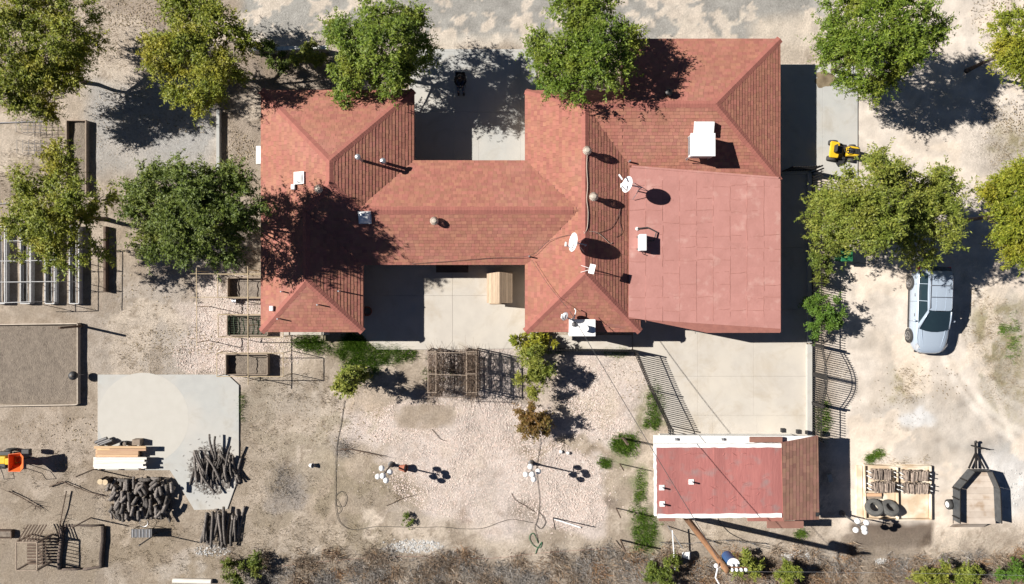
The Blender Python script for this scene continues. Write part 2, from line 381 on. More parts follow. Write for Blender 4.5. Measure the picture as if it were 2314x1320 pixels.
# right yard: pale fine sand with tyre tracks and weeds
right = rect(1870,-4000,4000,1200,30,.6)
lay((.57,.505,.43), right*(.72+.3*n1))
lay((.48,.43,.37), right*sstep(.52,.66,n2)*.5)
lay((.36,.325,.28), ell(2150,960,170,90)*.55)
lay((.54,.52,.49), ell(2280,1090,70,90)*.8); lay((.56,.55,.53), ell(2080,965,34,24)*.8)
lay((.25,.235,.21), ell(2260,1010,90,22,.5)*.6*(.4+.9*n3))
for (cx,cy,rx,ry) in [(2270,760,60,90),(2220,720,30,60),(2280,880,60,70),(2050,870,28,40),(2240,830,28,40),(2285,330,50,60)]:
    lay((.27,.235,.145), ell(cx,cy,rx,ry,.6,1.2)*(.35+.75*sstep(.4,.65,n3)))
for (cx,cy,rx,ry,a_) in [(2010,790,40,50,.5),(2060,830,26,26,.4),(1990,880,30,40,.4),(2110,900,60,24,.4),(2150,870,40,60,.35),(2090,1010,60,20,.4),(1960,980,30,30,.35),(2000,250,50,30,.3),(2100,330,60,40,.35),(2250,30,60,40,.35)]:
    lay((.37,.305,.235), ell(cx,cy,rx,ry,.7,1.4)*a_*(.4+.8*n3))
for rr_ in (232,276,300):
    d = np.abs(np.sqrt((PX-2420+.1*wx)**2+(PY-720+.1*wy)**2)-rr_)
    lay((.60,.545,.475), sstep(11,4,d)*rect(2120,700,2330,1010,30,.2)*.4); lay((.36,.315,.265), sstep(4,1,np.abs(d-11))*rect(2120,700,2330,1010,30,.2)*.4)
for dx in (0, 46):
    d = np.abs(PX + (PY-800)*-.42 + .5*wx*.4 - (2165+dx))
    lay((.58,.51,.43), sstep(13,4,d)*rect(2040,760,2330,1000,30,.2)*.7)
for x0 in (2120, 2165, 2255):
    lay((.56,.49,.41), sstep(15,5,np.abs(PX+.12*wx-x0-.06*PY))*rect(2050,-50,2320,320,30,.2)*.55)
# pink gravel beds
gv = np.maximum.reduce([rect(760,890,1330,1010,30), rect(870,970,1370,1180,30), rect(1260,800,1460,1000,25), rect(960,790,1180,910,15,.6),
                        rect(430,640,600,860,28), rect(1090,1040,1360,1215,22), ell(1330,1130,50,60)])
gv = np.clip(gv - .75*ell(960,940,70,30) - .7*rect(1240,900,1420,965,16)*sstep(.35,.6,n2) - .9*ell(1260,1010,120,18) - .8*ell(900,1100,70,40,.4)*n2*1.6, 0, 1)
lay((.57,.49,.435), gv*.9)
lay((.37,.29,.235), gv*sstep(.58,.70,n3)*.5)
# bare mounds, ash and burnt patches in the middle yard
for (cx,cy,rx,ry,c,a) in [(640,1100,40,60,(.25,.235,.225),.8),(870,1110,70,40,(.30,.25,.19),.7),(960,945,75,35,(.36,.285,.215),.85),(1180,1165,36,30,(.21,.17,.13),.75),
        (790,1175,26,24,(.20,.165,.125),.85),(915,1165,40,22,(.22,.18,.13),.8),(700,1040,70,50,(.36,.305,.22),.6),(590,930,40,110,(.27,.235,.175),.7),(560,980,30,90,(.23,.19,.14),.6),
        (1050,1165,22,20,(.33,.26,.21),.8),(940,1235,60,16,(.50,.49,.48),.9),(1390,1145,18,14,(.19,.15,.12),.9),(680,890,60,50,(.42,.37,.31),.6),(830,900,70,40,(.42,.335,.25),.8),
        (1980,1215,75,28,(.12,.088,.068),.98),(2010,1235,60,22,(.13,.095,.072),.9),(1510,1185,22,16,(.24,.18,.135),.9),(720,1220,160,50,(.46,.385,.30),.6),(1320,1240,250,24,(.50,.42,.33),.8),(1090,1230,200,22,(.50,.42,.33),.8),(1650,1200,130,22,(.46,.38,.28),.7),
        (2190,1240,140,18,(.50,.42,.33),.85),(1900,1245,70,14,(.45,.375,.29),.7),(740,770,40,40,(.28,.21,.14),.8),(420,1060,40,60,(.18,.155,.13),.4),(470,1250,60,20,(.50,.44,.38),.6),(130,1170,90,60,(.40,.34,.26),.6),(60,380,60,60,(.44,.37,.27),.7),(330,330,130,60,(.43,.385,.33),.8)]:
    lay(c, ell(cx,cy,rx,ry,.4,.7)*a*(.7+.5*n3))
# brush ground along the bottom
bot = sstep(1232,1268,PY+1.2*wy+.4*wx-12*np.sin(PX*.006))
lay((.24,.195,.15), bot*.75*sstep(.36,.52,n1)); lay((.44,.385,.32), bot*sstep(.52,.62,n2)*.8)
# weeds stain
gr = np.maximum.reduce([ell(700,775,45,22), ell(850,792,100,30), ell(805,780,30,26), ell(820,830,50,30), ell(1480,915,26,50), ell(1410,1010,36,26), ell(1455,1210,34,55), ell(1450,1080,22,40)])
lay((.13,.165,.05), gr*.75)
lay((.36,.345,.32), rect(190,150,488,345,22,.5)*.75)
n5 = vnoise(GX, GY, .9, 21, 5); n6 = vnoise(GX, GY, .28, 22, 3); n7 = vnoise(GX, GY, 2.2, 23, 5)
yard = 1-top
lay((.25,.195,.14), yard*sstep(.54,.60,n5)*.5*(1-.7*gv)*(1-.8*right))
lay((.62,.525,.42), yard*sstep(.54,.59,n7)*.7*(1-.6*gv)*(1-.7*bot)*(1-.5*rect(-4000,690,230,1330,60)))
lay((.115,.085,.064), rect(1930,1176,2106,1236,9,.45)*.95)
lay((.34,.295,.20), rect(560,900,860,1260,40)*sstep(.50,.58,n5)*.5)
lay((.26,.235,.215), np.maximum(ell(640,1095,36,55,.5,.8),ell(760,1010,22,26,.5,.8))*.7)
lay((.22,.17,.125), yard*sstep(.66,.72,n6)*sstep(.45,.6,n7)*.5*(1-.7*gv)*(1-.6*right))
lay((.30,.245,.175), rect(-4000,1150,760,1330,50)*sstep(.45,.6,n5)*.6)
C *= (1 + (n3[...,None]-.5)*.45 + (n2[...,None]-.5)*.22 + (n6[...,None]-.5)*.30)
lay((.27,.215,.155), rect(-4000,860,620,1330,60)*sstep(.47,.56,n7)*.5*(1-gv))
lay((.25,.20,.145), rect(-4000,1000,1400,1330,60)*sstep(.52,.57,n5)*.45*(1-.8*gv))
lay((.33,.275,.215), (1-right)*(1-top)*(1-gv)*sstep(.40,.52,n1)*.38)
lay((.21,.165,.12), (1-right)*(1-top)*(1-gv)*sstep(.60,.66,n6)*.35)
lay((.375,.365,.345), rect(200,190,486,400,24,.5)*.6)
C *= np.array([1.02,1.03,1.06])
SM = 1-.72*np.clip(right*(1-.9*np.maximum.reduce([ell(2270,780,70,120,.5),ell(2250,340,70,80,.5)])),0,1)-.25*top
C = np.clip(C, .02, .72)
Z = (n1-.5)*.05 + (n3-.5)*.03
fade = (np.abs(GX) < 31.5) & (np.abs(GY) < 19.0); Z = np.where(fade, Z, 0.0)
ny, nx = GX.shape
me = bpy.data.meshes.new('ground')
me.vertices.add(nx*ny); me.vertices.foreach_set('co', np.stack([GX, GY, Z], -1).astype(np.float32).ravel())
ii = np.arange(nx*ny).reshape(ny, nx)
Q = np.stack([ii[:-1,:-1], ii[:-1,1:], ii[1:,1:], ii[1:,:-1]], -1).reshape(-1, 4)
me.loops.add(Q.size); me.loops.foreach_set('vertex_index', Q.astype(np.int32).ravel())
me.polygons.add(len(Q)); me.polygons.foreach_set('loop_start', np.arange(0, Q.size, 4, dtype=np.int32))
me.polygons.foreach_set('loop_total', np.full(len(Q), 4, dtype=np.int32))
me.update(calc_edges=True); me.shade_smooth()
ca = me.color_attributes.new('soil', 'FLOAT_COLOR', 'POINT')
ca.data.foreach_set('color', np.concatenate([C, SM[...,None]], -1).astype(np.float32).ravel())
gm = bpy.data.materials.new('dirt'); gm.use_nodes = True
N = gm.node_tree.nodes; L = gm.node_tree.links; b = N['Principled BSDF']; b.inputs['Roughness'].default_value = 1.0; b.inputs['Specular IOR Level'].default_value = .1
at = N.new('ShaderNodeAttribute'); at.attribute_name = 'soil'
geo = N.new('ShaderNodeNewGeometry')
def gnoise(s, d, r=.65):
    n = N.new('ShaderNodeTexNoise'); n.inputs['Scale'].default_value = s; n.inputs['Detail'].default_value = d; n.inputs['Roughness'].default_value = r
    L.new(geo.outputs['Position'], n.inputs['Vector']); return n
na = gnoise(9, 6, .75); nb = gnoise(34, 4, .8)
mr = N.new('ShaderNodeMapRange'); mr.inputs['From Min'].default_value=.3; mr.inputs['From Max'].default_value=.7; mr.inputs['To Min'].default_value=.72; mr.inputs['To Max'].default_value=1.24
L.new(na.outputs['Fac'], mr.inputs['Value'])
mr2 = N.new('ShaderNodeMapRange'); mr2.inputs['From Min'].default_value=.3; mr2.inputs['From Max'].default_value=.7; mr2.inputs['To Min'].default_value=.8; mr2.inputs['To Max'].default_value=1.2
L.new(nb.outputs['Fac'], mr2.inputs['Value'])
mu = N.new('ShaderNodeMath'); mu.operation='MULTIPLY'; L.new(mr.outputs[0], mu.inputs[0]); L.new(mr2.outputs[0], mu.inputs[1])
mxv = N.new('ShaderNodeMix'); mxv.data_type = 'FLOAT'; mxv.inputs[2].default_value = 1.0
L.new(at.outputs['Alpha'], mxv.inputs[0]); L.new(mu.outputs[0], mxv.inputs[3])
hs = N.new('ShaderNodeHueSaturation'); L.new(at.outputs['Color'], hs.inputs['Color']); L.new(mxv.outputs[0], hs.inputs['Value'])
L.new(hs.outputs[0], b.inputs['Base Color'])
bn = N.new('ShaderNodeBump'); bn.inputs['Distance'].default_value = .05; bn.inputs['Strength'].default_value = .9
ad = N.new('ShaderNodeMath'); ad.operation='ADD'; L.new(na.outputs['Fac'], ad.inputs[0]); L.new(nb.outputs['Fac'], ad.inputs[1])
hm_ = N.new('ShaderNodeMath'); hm_.operation='MULTIPLY'; L.new(ad.outputs[0], hm_.inputs[0]); L.new(at.outputs['Alpha'], hm_.inputs[1]); L.new(hm_.outputs[0], bn.inputs['Height']); L.new(bn.outputs[0], b.inputs['Normal'])
me.materials.append(gm)
ground = bpy.data.objects.new('ground', me); COL.objects.link(ground); ground['kind'] = 'structure'

# ================================================================ concrete slabs (each panel its own piece)
def slab(name, polys, mat, z=0.07):
    o = thing(name, None, None, (0,0,0), kind='structure')
    for k, poly in enumerate(polys):
        w = [G(*p) for p in poly]
        cx = sum(p.x for p in w)/len(w); cy = sum(p.y for p in w)/len(w)
        pts = [(cx+(p.x-cx)*.9985, cy+(p.y-cy)*.9985) for p in w]
        MB().prism(pts, -0.05, z + .0007*(k%3)).build('concrete_panel', mat, o, bevel=.008)
    return o
def grid_panels(xs_, ys_): return [[(xs_[i],ys_[j]),(xs_[i+1],ys_[j]),(xs_[i+1],ys_[j+1]),(xs_[i],ys_[j+1])] for i in range(len(xs_)-1) for j in range(len(ys_)-1)]
slab('north_courtyard_slab', grid_panels((925,1028,1082,1176,1212), (112,118,254,420)), conc_grey)
slab('south_courtyard_slab', [[(800,560),(1023,560),(1023,668),(800,668)],[(1023,560),(1220,560),(1220,668),(1023,668)],[(800,668),(1023,668),(1023,790),(852,790),(800,738)],[(1023,668),(1220,668),(1220,787),(1023,790)]], concrete)
slab('driveway_slab', [[(1430,700),(1576,700),(1576,850),(1462,850),(1430,785)],[(1576,700),(1702,700),(1702,850),(1576,850)],[(1702,700),(1822,700),(1822,850),(1702,850)],
      [(1462,850),(1576,850),(1576,938),(1505,938)],[(1576,850),(1702,850),(1702,938),(1576,938)],[(1702,850),(1822,850),(1822,938),(1702,938)],
      [(1505,938),(1610,938),(1610,1015),(1515,1015)],[(1610,938),(1710,938),(1710,1015),(1610,1015)],[(1710,938),(1824,938),(1824,1015),(1710,1015)]], concrete)
slab('side_patio_slab', [[(1690,146),(1858,146),(1858,395),(1690,395)],[(1858,146),(1937,146),(1937,402),(1858,402)],[(1690,395),(1827,395),(1827,560),(1690,560)],[(1690,560),(1827,560),(1827,700),(1690,700)]], conc_grey)
slab('workshop_pad_slab', [[(222,846),(515,846),(541,870),(541,1075),(515,1150),(440,1152),(400,1085),(385,1062),(222,1062)]], conc_grey)
slab('porch_walk_slab', [[(1222,757),(1300,757),(1300,789),(1222,789)],[(1300,757),(1428,757),(1428,790),(1300,790)],[(640,735),(745,735),(745,757),(640,757)]], concrete)
sr = random.Random(12); stp = []
for k in range(30):
    a_ = k*2*math.pi/30; rr_ = (24+3*math.sin(3*a_+1)+2.5*math.sin(7*a_)+sr.uniform(-1.5,1.5)); p_ = G(1863+rr_*math.cos(a_)*1.0, 180+rr_*math.sin(a_)*.78); stp.append((p_.x,p_.y))
MB().prism(stp, .02, .0735).build('oil_stain_on_slab', M('oil_stain', (.12,.09,.055), (.24,.19,.12), 2.5, .6))['kind']='structure'

# ================================================================ the house
EAVE = 2.4
house = thing('house', 'sprawling H-shaped house with red shingle hip roofs and a flat red section', 'house', (0, 4, 0))
SL = .41
# (x0, x1, y0, y1, slopes W E S N); None = gable end
COMP = [
 dict(r=(-12.67,-4.96,1.385,10.19), s=(SL,SL,SL,SL)),
 dict(r=(-12.67,-7.53,-2.01,8.0), s=(SL,SL,SL,SL)),
 dict(r=(-9.0,3.3,1.385,6.636), s=(None,None,SL,SL)),
 dict(r=(.67,6.48,-2.01,10.17), s=(SL,SL,SL,1.155)),
 dict(r=(5.5,13.54,5.588,12.78), s=(None,.335,.335,.335)),
 dict(r=(3.5,5.52,5.588,10.17), s=(None,None,.335,1.155)),
]
def planes(c):
    x0,x1,y0,y1 = c['r']; W_,E_,S_,N_ = c['s']; P = []
    # each: (side, f(x,y) -> height as coefficients a*x+b*y+d)
    if W_: P.append(('W', (W_,0,EAVE-W_*x0)))
    if E_: P.append(('E', (-E_,0,EAVE+E_*x1)))
    if S_: P.append(('S', (0,S_,EAVE-S_*y0)))
    if N_: P.append(('N', (0,-N_,EAVE+N_*y1)))
    return P
def zc(c, x, y):
    x0,x1,y0,y1 = c['r']
    if x < x0-1e-4 or x > x1+1e-4 or y < y0-1e-4 or y > y1+1e-4: return -9
    return min(a*x+b*y+d for _,(a,b,d) in planes(c))
def clip(poly, a, b, d):      # keep a*x+b*y+d >= 0
    out = []
    for i in range(len(poly)):
        p = poly[i]; q = poly[(i+1)%len(poly)]
        fp = a*p[0]+b*p[1]+d; fq = a*q[0]+b*q[1]+d
        if fp >= 0: out.append(p)
        if (fp >= 0) != (fq >= 0):
            t = fp/(fp-fq); out.append((p[0]+(q[0]-p[0])*t, p[1]+(q[1]-p[1])*t))
    return out
def region(c, k):
    x0,x1,y0,y1 = c['r']; P = planes(c); A = P[k][1]
    poly = [(x0,y0),(x1,y0),(x1,y1),(x0,y1)]
    for j,(s_,B) in enumerate(P):
        if j != k: poly = clip(poly, B[0]-A[0], B[1]-A[1], B[2]-A[2])
        if not poly: break
    return poly
roof = MB(); deck = MB()
roof_part = None
sh_rng = random.Random(3)
EXPO, TABW, BUTT = .165, .26, .022
def shingle_plane(mb, poly, A, side, hidden):
    """lay shingle tabs in courses over a convex plan polygon of the plane z = a*x+b*y+d"""
    a,b,d = A; sl = math.hypot(a,b); cosp = 1/math.sqrt(1+sl*sl)
    up = Vector((a/sl, b/sl)); al = Vector((-up.y, up.x))       # plan directions: uphill, along the eave
    us = [Vector(p).dot(al) for p in poly]; vs = [Vector(p).dot(up) for p in poly]
    run = EXPO*cosp; v = min(vs) - .02; row = 0
    nrm = Vector((-a,-b,1)).normalized()
    # exact clip polygons: half planes of poly
    n = len(poly); hp = []
    cx = sum(p[0] for p in poly)/n; cy = sum(p[1] for p in poly)/n
    for i in range(n):
        p = poly[i]; q = poly[(i+1)%n]; ex = q[0]-p[0]; ey = q[1]-p[1]; l = math.hypot(ex,ey)
        if l < 1e-6: continue
        na_, nb_ = -ey/l, ex/l; nd = -(na_*p[0]+nb_*p[1])
        if na_*cx+nb_*cy+nd < 0: na_,nb_,nd = -na_,-nb_,-nd
        hp.append((na_,nb_,nd+.004))
    while v < max(vs):
        u = min(us) - (row%2)*TABW*.5 - sh_rng.random()*.12
        while u < max(us):
            w = TABW*sh_rng.choice((.7,.85,1,1,1.15))
            ext = sh_rng.choice((0,0,0,.006))
            pl = [al*(u+.003)+up*(v-ext), al*(u+w-.003)+up*(v-ext), al*(u+w-.003)+up*(v+run*1.35), al*(u+.003)+up*(v+run*1.35)]
            u += w
            c0 = (pl[0]+pl[2])*.5
            if hidden(c0): continue
            pts = [(p.x,p.y) for p in pl]
            inside = True
            for h in hp:
                if any(h[0]*p[0]+h[1]*p[1]+h[2] < 0 for p in pts): inside = False; break
            if not inside:
                for h in hp:
                    pts = clip(pts, *h)
                    if len(pts) < 3: break
                if len(pts) < 3: continue
            lift = BUTT*sh_rng.uniform(.85,1.2)
            top = []; bot = []
            for p in pts:
                t = (Vector(p).dot(up)-v)/(run*1.35)
                z = a*p[0]+b*p[1]+d
                top.append(Vector((p[0],p[1],z)) + nrm*(lift*(1-t)+.002)); bot.append(Vector((p[0],p[1],z)) + nrm*.0005)
            m = len(top)
            ar = sum(top[i].x*top[(i+1)%m].y-top[(i+1)%m].x*top[i].y for i in range(m))
            if ar < 0: top.reverse(); bot.reverse()
            # top face, plus the butt (front) face of the tab
            fs = [tuple(range(m))]
            vv = top + bot
            for i in range(m):
                e0 = top[i]; e1 = top[(i+1)%m]
                t0 = Vector((e0.x,e0.y)).dot(up)-v; t1 = Vector((e1.x,e1.y)).dot(up)-v
                if t0 < .02 and t1 < .02: fs.append((i, m+i, m+(i+1)%m, (i+1)%m))
            mb.add(vv, fs)
        v += run; row += 1
def hidden_by(i, z_eps=.03):
    A_ = None
    def f(A):
        def g(p):
            z = A[0]*p.x+A[1]*p.y+A[2]
            for j,c in enumerate(COMP):
                if j == i: continue
                o = zc(c, p.x, p.y)
                if o > z+z_eps or (j < i and o > z-.004): return True
            return False
        return g
    return f
roof_root = None
for i,c in enumerate(COMP):
    P = planes(c)
    for k,(side,A) in enumerate(P):
        poly = region(c, k)
        if len(poly) < 3: continue
        shingle_plane(roof, poly, A, side, hidden_by(i)(A))
        n = len(poly)
        tp = [(p[0],p[1],A[0]*p[0]+A[1]*p[1]+A[2]-.008) for p in poly]; bt = [(x,y,z-.10) for x,y,z in tp]
        deck.add(tp+bt, [tuple(range(n)), tuple(range(2*n-1,n-1,-1))]+[(q,(q+1)%n,n+(q+1)%n,n+q) for q in range(n)])
deck_o = deck.build('roof', soffit, house)
sh_o = roof.build('shingle_courses', shingle_m, deck_o, kind='stuff')
# ridge and hip caps
cap = MB()
def caps(c, i):
    P = planes(c); regs = [region(c,k) for k in range(len(P))]
    for k in range(len(P)):
        for j in range(k+1, len(P)):
            A = P[k][1]; B = P[j][1]
            da,db,dd = A[0]-B[0],A[1]-B[1],A[2]-B[2]
            sh = [p for p in regs[k] if abs(da*p[0]+db*p[1]+dd) < 1e-4]
            uniq = []
            for p in sh:
                if all(math.hypot(p[0]-q[0],p[1]-q[1])>.01 for q in uniq): uniq.append(p)
            if len(uniq) < 2: continue
            p0,p1 = uniq[0],uniq[1]
            a = Vector((p0[0],p0[1],A[0]*p0[0]+A[1]*p0[1]+A[2])); e = Vector((p1[0],p1[1],A[0]*p1[0]+A[1]*p1[1]+A[2]))
            if a.z > e.z: a,e = e,a
            Ln = (e-a).length; dirv = (e-a)/Ln; m = int(Ln/.145)
            n0 = Vector((-A[0],-A[1],1)).normalized(); n1_ = Vector((-B[0],-B[1],1)).normalized()
            s0 = n0.cross(dirv).normalized(); s1 = n1_.cross(dirv).normalized()
            # side vectors that lie in each plane and point down/away
            mid = (a+e)/2
            if A[0]*(mid.x+s0.x)+A[1]*(mid.y+s0.y)+A[2] > B[0]*(mid.x+s0.x)+B[1]*(mid.y+s0.y)+B[2]: s0 = -s0
            if B[0]*(mid.x+s1.x)+B[1]*(mid.y+s1.y)+B[2] > A[0]*(mid.x+s1.x)+A[1]*(mid.y+s1.y)+A[2]: s1 = -s1
            for q in range(m+1):
                p = a + dirv*(q*Ln/(m+1)); p2 = a + dirv*min(Ln,(q*Ln/(m+1)+.21))
                bad = False
                for off_ in (Vector((0,0,0)), s0*.22, s1*.22):
                    t_ = p+off_
                    if any(zc(o,t_.x,t_.y) > t_.z+.012 for jj,o in enumerate(COMP) if jj != i): bad = True
                if bad: continue
                hw = .19
                up0 = .028; up1 = .018
                pts = [p+Vector((0,0,up0+.01)), p+s0*hw+n0*up0*.85, p+s1*hw+n1_*up0*.85, p2+Vector((0,0,up1+.01)), p2+s0*hw+n0*up1, p2+s1*hw+n1_*up1]
                low = [p+s0*hw+n0*.004, p+s1*hw+n1_*.004, p]
                cap.add(pts+low, [(0,3,4,1),(0,2,5,3),(1,6,8,0),(0,8,7,2),(1,4,6),(2,7,5)])
for i,c in enumerate(COMP): caps(c, i)
cap.build('ridge_caps', cap_m, deck_o, kind='stuff')
# fascia boards
for i,c in enumerate(COMP):
    x0,x1,y0,y1 = c['r']; s = c['s']
    for sd,(p,q) in zip(range(4), (((x0,y0),(x0,y1)),((x1,y0),(x1,y1)),((x0,y0),(x1,y0)),((x0,y1),(x1,y1)))):
        if s[sd] is None: continue
        m_ = ((p[0]+q[0])/2,(p[1]+q[1])/2)
        segs = []; n = 40; on = None
        for t in range(n+1):
            x = p[0]+(q[0]-p[0])*t/n; y = p[1]+(q[1]-p[1])*t/n
            vis = not any(zc(o,x,y) > EAVE+.12 for jj,o in enumerate(COMP) if jj != i)
            if vis and on is None: on = (x,y)
            if (not vis or t == n) and on is not None:
                if math.hypot(x-on[0],y-on[1]) > .3: segs.append((on,(x,y)))
                on = None
        for (u0,u1) in segs:
            MB().beam((u0[0],u0[1],EAVE-.10),(u1[0],u1[1],EAVE-.10), .03+.002*i, .17).build('fascia_board', soffit, house)
# walls
WALL = [(-12.2,-5.45,1.9,9.7),(-12.2,-8.0,-1.5,4.0),(-9.0,3.0,1.86,6.15),(1.15,6.0,-1.5,9.7),(5.6,13.05,6.1,12.3),(5.8,12.4,-1.6,6.4)]
for (x0,x1,y0,y1) in WALL[:5]:
    MB().box(((x0+x1)/2,(y0+y1)/2,1.18),(x1-x0,y1-y0,2.36)).build('wall', stucco, house)
# gable end of the north-east wing where its roof steps out past its neighbour
MB().add([(5.53,9.0,2.3),(5.53,12.70,2.3),(5.53,12.70,2.42),(5.53,9.18,3.58),(5.60,9.0,2.3),(5.60,12.70,2.3),(5.60,12.70,2.42),(5.60,9.18,3.58)],
         [(0,1,2,3),(7,6,5,4),(0,4,5,1),(1,5,6,2),(2,6,7,3)]).build('gable_wall', soffit, house)
def opening(name, x, y, w, h, z, face, pm=None):
    d = {'S':(0,-1),'N':(0,1),'E':(1,0),'W':(-1,0)}[face]
    horiz = face in 'SN'
    f = MB().box((x+d[0]*.02,y+d[1]*.02,z),((w if horiz else .06),(.06 if horiz else w),h)).build(name+'_frame' if name=='window' else name, white_paint, house)
    MB().box((x+d[0]*.052,y+d[1]*.052,z),((w-.12 if horiz else .02),(.02 if horiz else w-.12),h-.12)).build('pane', pm or glass_d, f)
for (x,y,fc) in [(-9.5,9.7,'N'),(-6.8,9.7,'N'),(7.5,12.3,'N'),(11,12.3,'N'),(-10.1,-1.5,'S'),(3.0,-1.5,'S'),(-3.5,1.86,'S'),(-2.5,6.15,'N'),(1.15,-.2,'W'),(-12.2,5,'W'),(13.05,9,'E')]:
    opening('window', x, y, 1.3, 1.1, 1.45, fc)
opening('door', 0.2, 1.86, .95, 2.05, 1.05, 'S', wood_dark); opening('door', 13.05, 7.2, .95, 2.05, 1.05, 'E', wood_dark)
# flat section: roofing sheets lapped side by side on a low slab, patio posts under it
def fz(x): return 2.72 - (x-5.86)*.028
fl = [G(1423,379,2.70),G(1763,404,2.5),G(1763,752,2.48),G(1597,752,2.5),G(1450,722,2.65),G(1420,720,2.68)]
flp = [(p.x,p.y) for p in fl]
base = MB().prism(flp, [fz(p[0])-.16 for p in flp], [fz(p[0])-.004 for p in flp]).build('flat_roof', soffit, house)
xa = min(p[0] for p in flp); xb = max(p[0] for p in flp); nst = 9
import itertools
strip = (xb-xa)/nst
for s_ in range(nst):
    u0 = xa+s_*strip; u1 = u0+strip+.03
    # each strip is cut into sheets of uneven length
    yb = 6.6; seg = 0
    while yb > -2.4:
        ln = (1.38 + .12*math.sin(s_*2.1+seg*1.3)) * (1 if seg else .5+.06*s_%.5); ye = yb-ln
        poly = [(u0,ye-.015),(u1,ye-.015),(u1,yb),(u0,yb)]
        n = len(flp)
        for i in range(n):
            p = flp[i]; q = flp[(i+1)%n]; ex,ey = q[0]-p[0],q[1]-p[1]; l = math.hypot(ex,ey)
            a_,b_ = -ey/l, ex/l; d_ = -(a_*p[0]+b_*p[1])
            mx = sum(t[0] for t in flp)/n; my = sum(t[1] for t in flp)/n
            if a_*mx+b_*my+d_ < 0: a_,b_,d_ = -a_,-b_,-d_
            poly = clip(poly, a_, b_, d_)
            if len(poly) < 3: break
        if len(poly) >= 3:
            zt = .006+.005*(s_%2)+.003*(seg%2)
            MB().prism(poly, [fz(p[0])-.003 for p in poly], [fz(p[0])+zt+(.004 if p[0]<u0+.01 else 0) for p in poly]).build('roofing_sheet', flat_m, base)
        yb = ye; seg += 1
# tar lines along the laps, a little wavy and broken
tr = random.Random(5); seam = MB()
def seamline(p0, p1, w):
    n = max(3, int((Vector(p1)-Vector(p0)).length/.25)); pts = []
    for t in range(n+1):
        x = p0[0]+(p1[0]-p0[0])*t/n + tr.uniform(-.02,.02); y = p0[1]+(p1[1]-p0[1])*t/n + tr.uniform(-.025,.025)
        pts.append(Vector((x,y,fz(x)+.019)))
    for a_,b_ in zip(pts,pts[1:]):
        if tr.random() < .18: continue
        seam.beam(a_, b_, w*tr.uniform(.5,1.5), .006)
for s_ in range(1, nst):
    u = xa+s_*strip; seamline((u,5.6),(u,-1.5), .016)
for r_ in range(11):
    y = 5.3-r_*.62
    for s_ in range(nst):
        if tr.random() < .34: continue
        yy = y + tr.uniform(-.05,.05)
        seamline((xa+s_*strip+.04,yy),(xa+(s_+1)*strip-.04,yy+tr.uniform(-.06,.06)), .022)
seam.build('tar_seams', seam_m, base, kind='stuff')
# pale metal edge on the east drip line, step flashing where it meets the shingles
MB().beam((xb+.012,5.6,2.44),(xb+.012,-2.0,2.44),.02,.14).build('drip_edge', soffit, house)
MB().beam((6.0,6.28,2.735),(xb-.1,5.74,2.53),.10,.02).build('flashing', flat_m, house)
for (x,y) in [(12.9,-1.75),(9.9,-1.75),(12.9,1.8),(7.0,-1.3),(12.9,4.6)]:
    MB().beam((x,y,0.05),(x,y,fz(x)-.16),.12).build('patio_post', white_paint, house)

# ---- vents, pipes and skylights on the roofs (parts of the house)
def rz_(x, y): return max(zc(c, x, y) for c in COMP)
def on_roof(px, py, above=0.0):
    h = 3.0
    for _ in range(8):
        p = G(px, py, h+above); h = max(rz_(p.x,p.y), 2.3)
    p = G(px, py, h+above); return Vector((p.x, p.y, h))
def turbine(px, py, mat=galv, hgt=.62, r=.21):
    p = on_roof(px, py, hgt)
    v = MB().tube([p+Vector((0,0,-.15)), p+Vector((0,0,hgt*.45))], r*.62, 12).build('vent_pipe', mat, house, smooth=True)
    t = MB()
    for k in range(16):       # curved turbine fins
        a0 = k*2*math.pi/16; ring = []
        for j in range(6):
            f = j/5; rr = r*(.62+.62*math.sin(f*math.pi)*.62); zz = hgt*.45+f*r*1.5; a = a0+f*.45
            ring.append(p+Vector((rr*math.cos(a),rr*math.sin(a),zz)))
        ring2 = [q+Vector((-(q.y-p.y)*.32+(q.x-p.x)*.05,(q.x-p.x)*.32+(q.y-p.y)*.05,0)) for q in ring]
        for j in range(5): t.quad(ring[j],ring[j+1],ring2[j+1],ring2[j])
    t.lathe([(.01,hgt*.45+r*1.56),(r*.5,hgt*.45+r*1.53),(r*.62,hgt*.45+r*1.44)], p, 14)
    t.build('turbine_head', mat, v)
tan_metal = M('tan_metal', (.55,.48,.40), (.43,.37,.31), 8, .55, metal=.3)
for (px,py) in [(719,427),(981,499)]: turbine(px, py, tan_metal, .36, .20)
for (px,py) in [(1328,338),(1343,443)]: turbine(px, py, tan_metal, .72, .21)
def pipe_vent(px, py, h, r, capd, mat):
    p = on_roof(px, py, h); a = MB().tube([p+Vector((0,0,-.15)), p+Vector((0,0,h))], r, 10).build('vent_pipe', mat, house, smooth=True)
    if capd: MB().lathe([(r*.9,h-.02),(r*1.8,h+.0),(r*1.8,h+.08),(r*.4,h+.15)], p, 12).build('vent_cap', mat, a, smooth=True)
pipe_vent(809,355,.95,.075,True,galv); pipe_vent(866,364,.55,.08,True,galv)
for (px,py,h,r) in [(634,659,.42,.035),(716,689,.42,.035),(626,721,.42,.035),(764,658,.50,.035),(1196,579,.45,.035),(1424,363,.38,.04)]: pipe_vent(px,py,h,r,False,galv)
p = on_roof(1511,210,.3); v = MB().tube([p+Vector((0,0,-.15)),p+Vector((0,0,.34))], .13, 14).build('vent_pipe', iron, house, smooth=True)
MB().lathe([(.17,.30),(.18,.34),(.18,.42),(.12,.47),(.03,.49)], p, 16).build('vent_cap', iron, v, smooth=True)
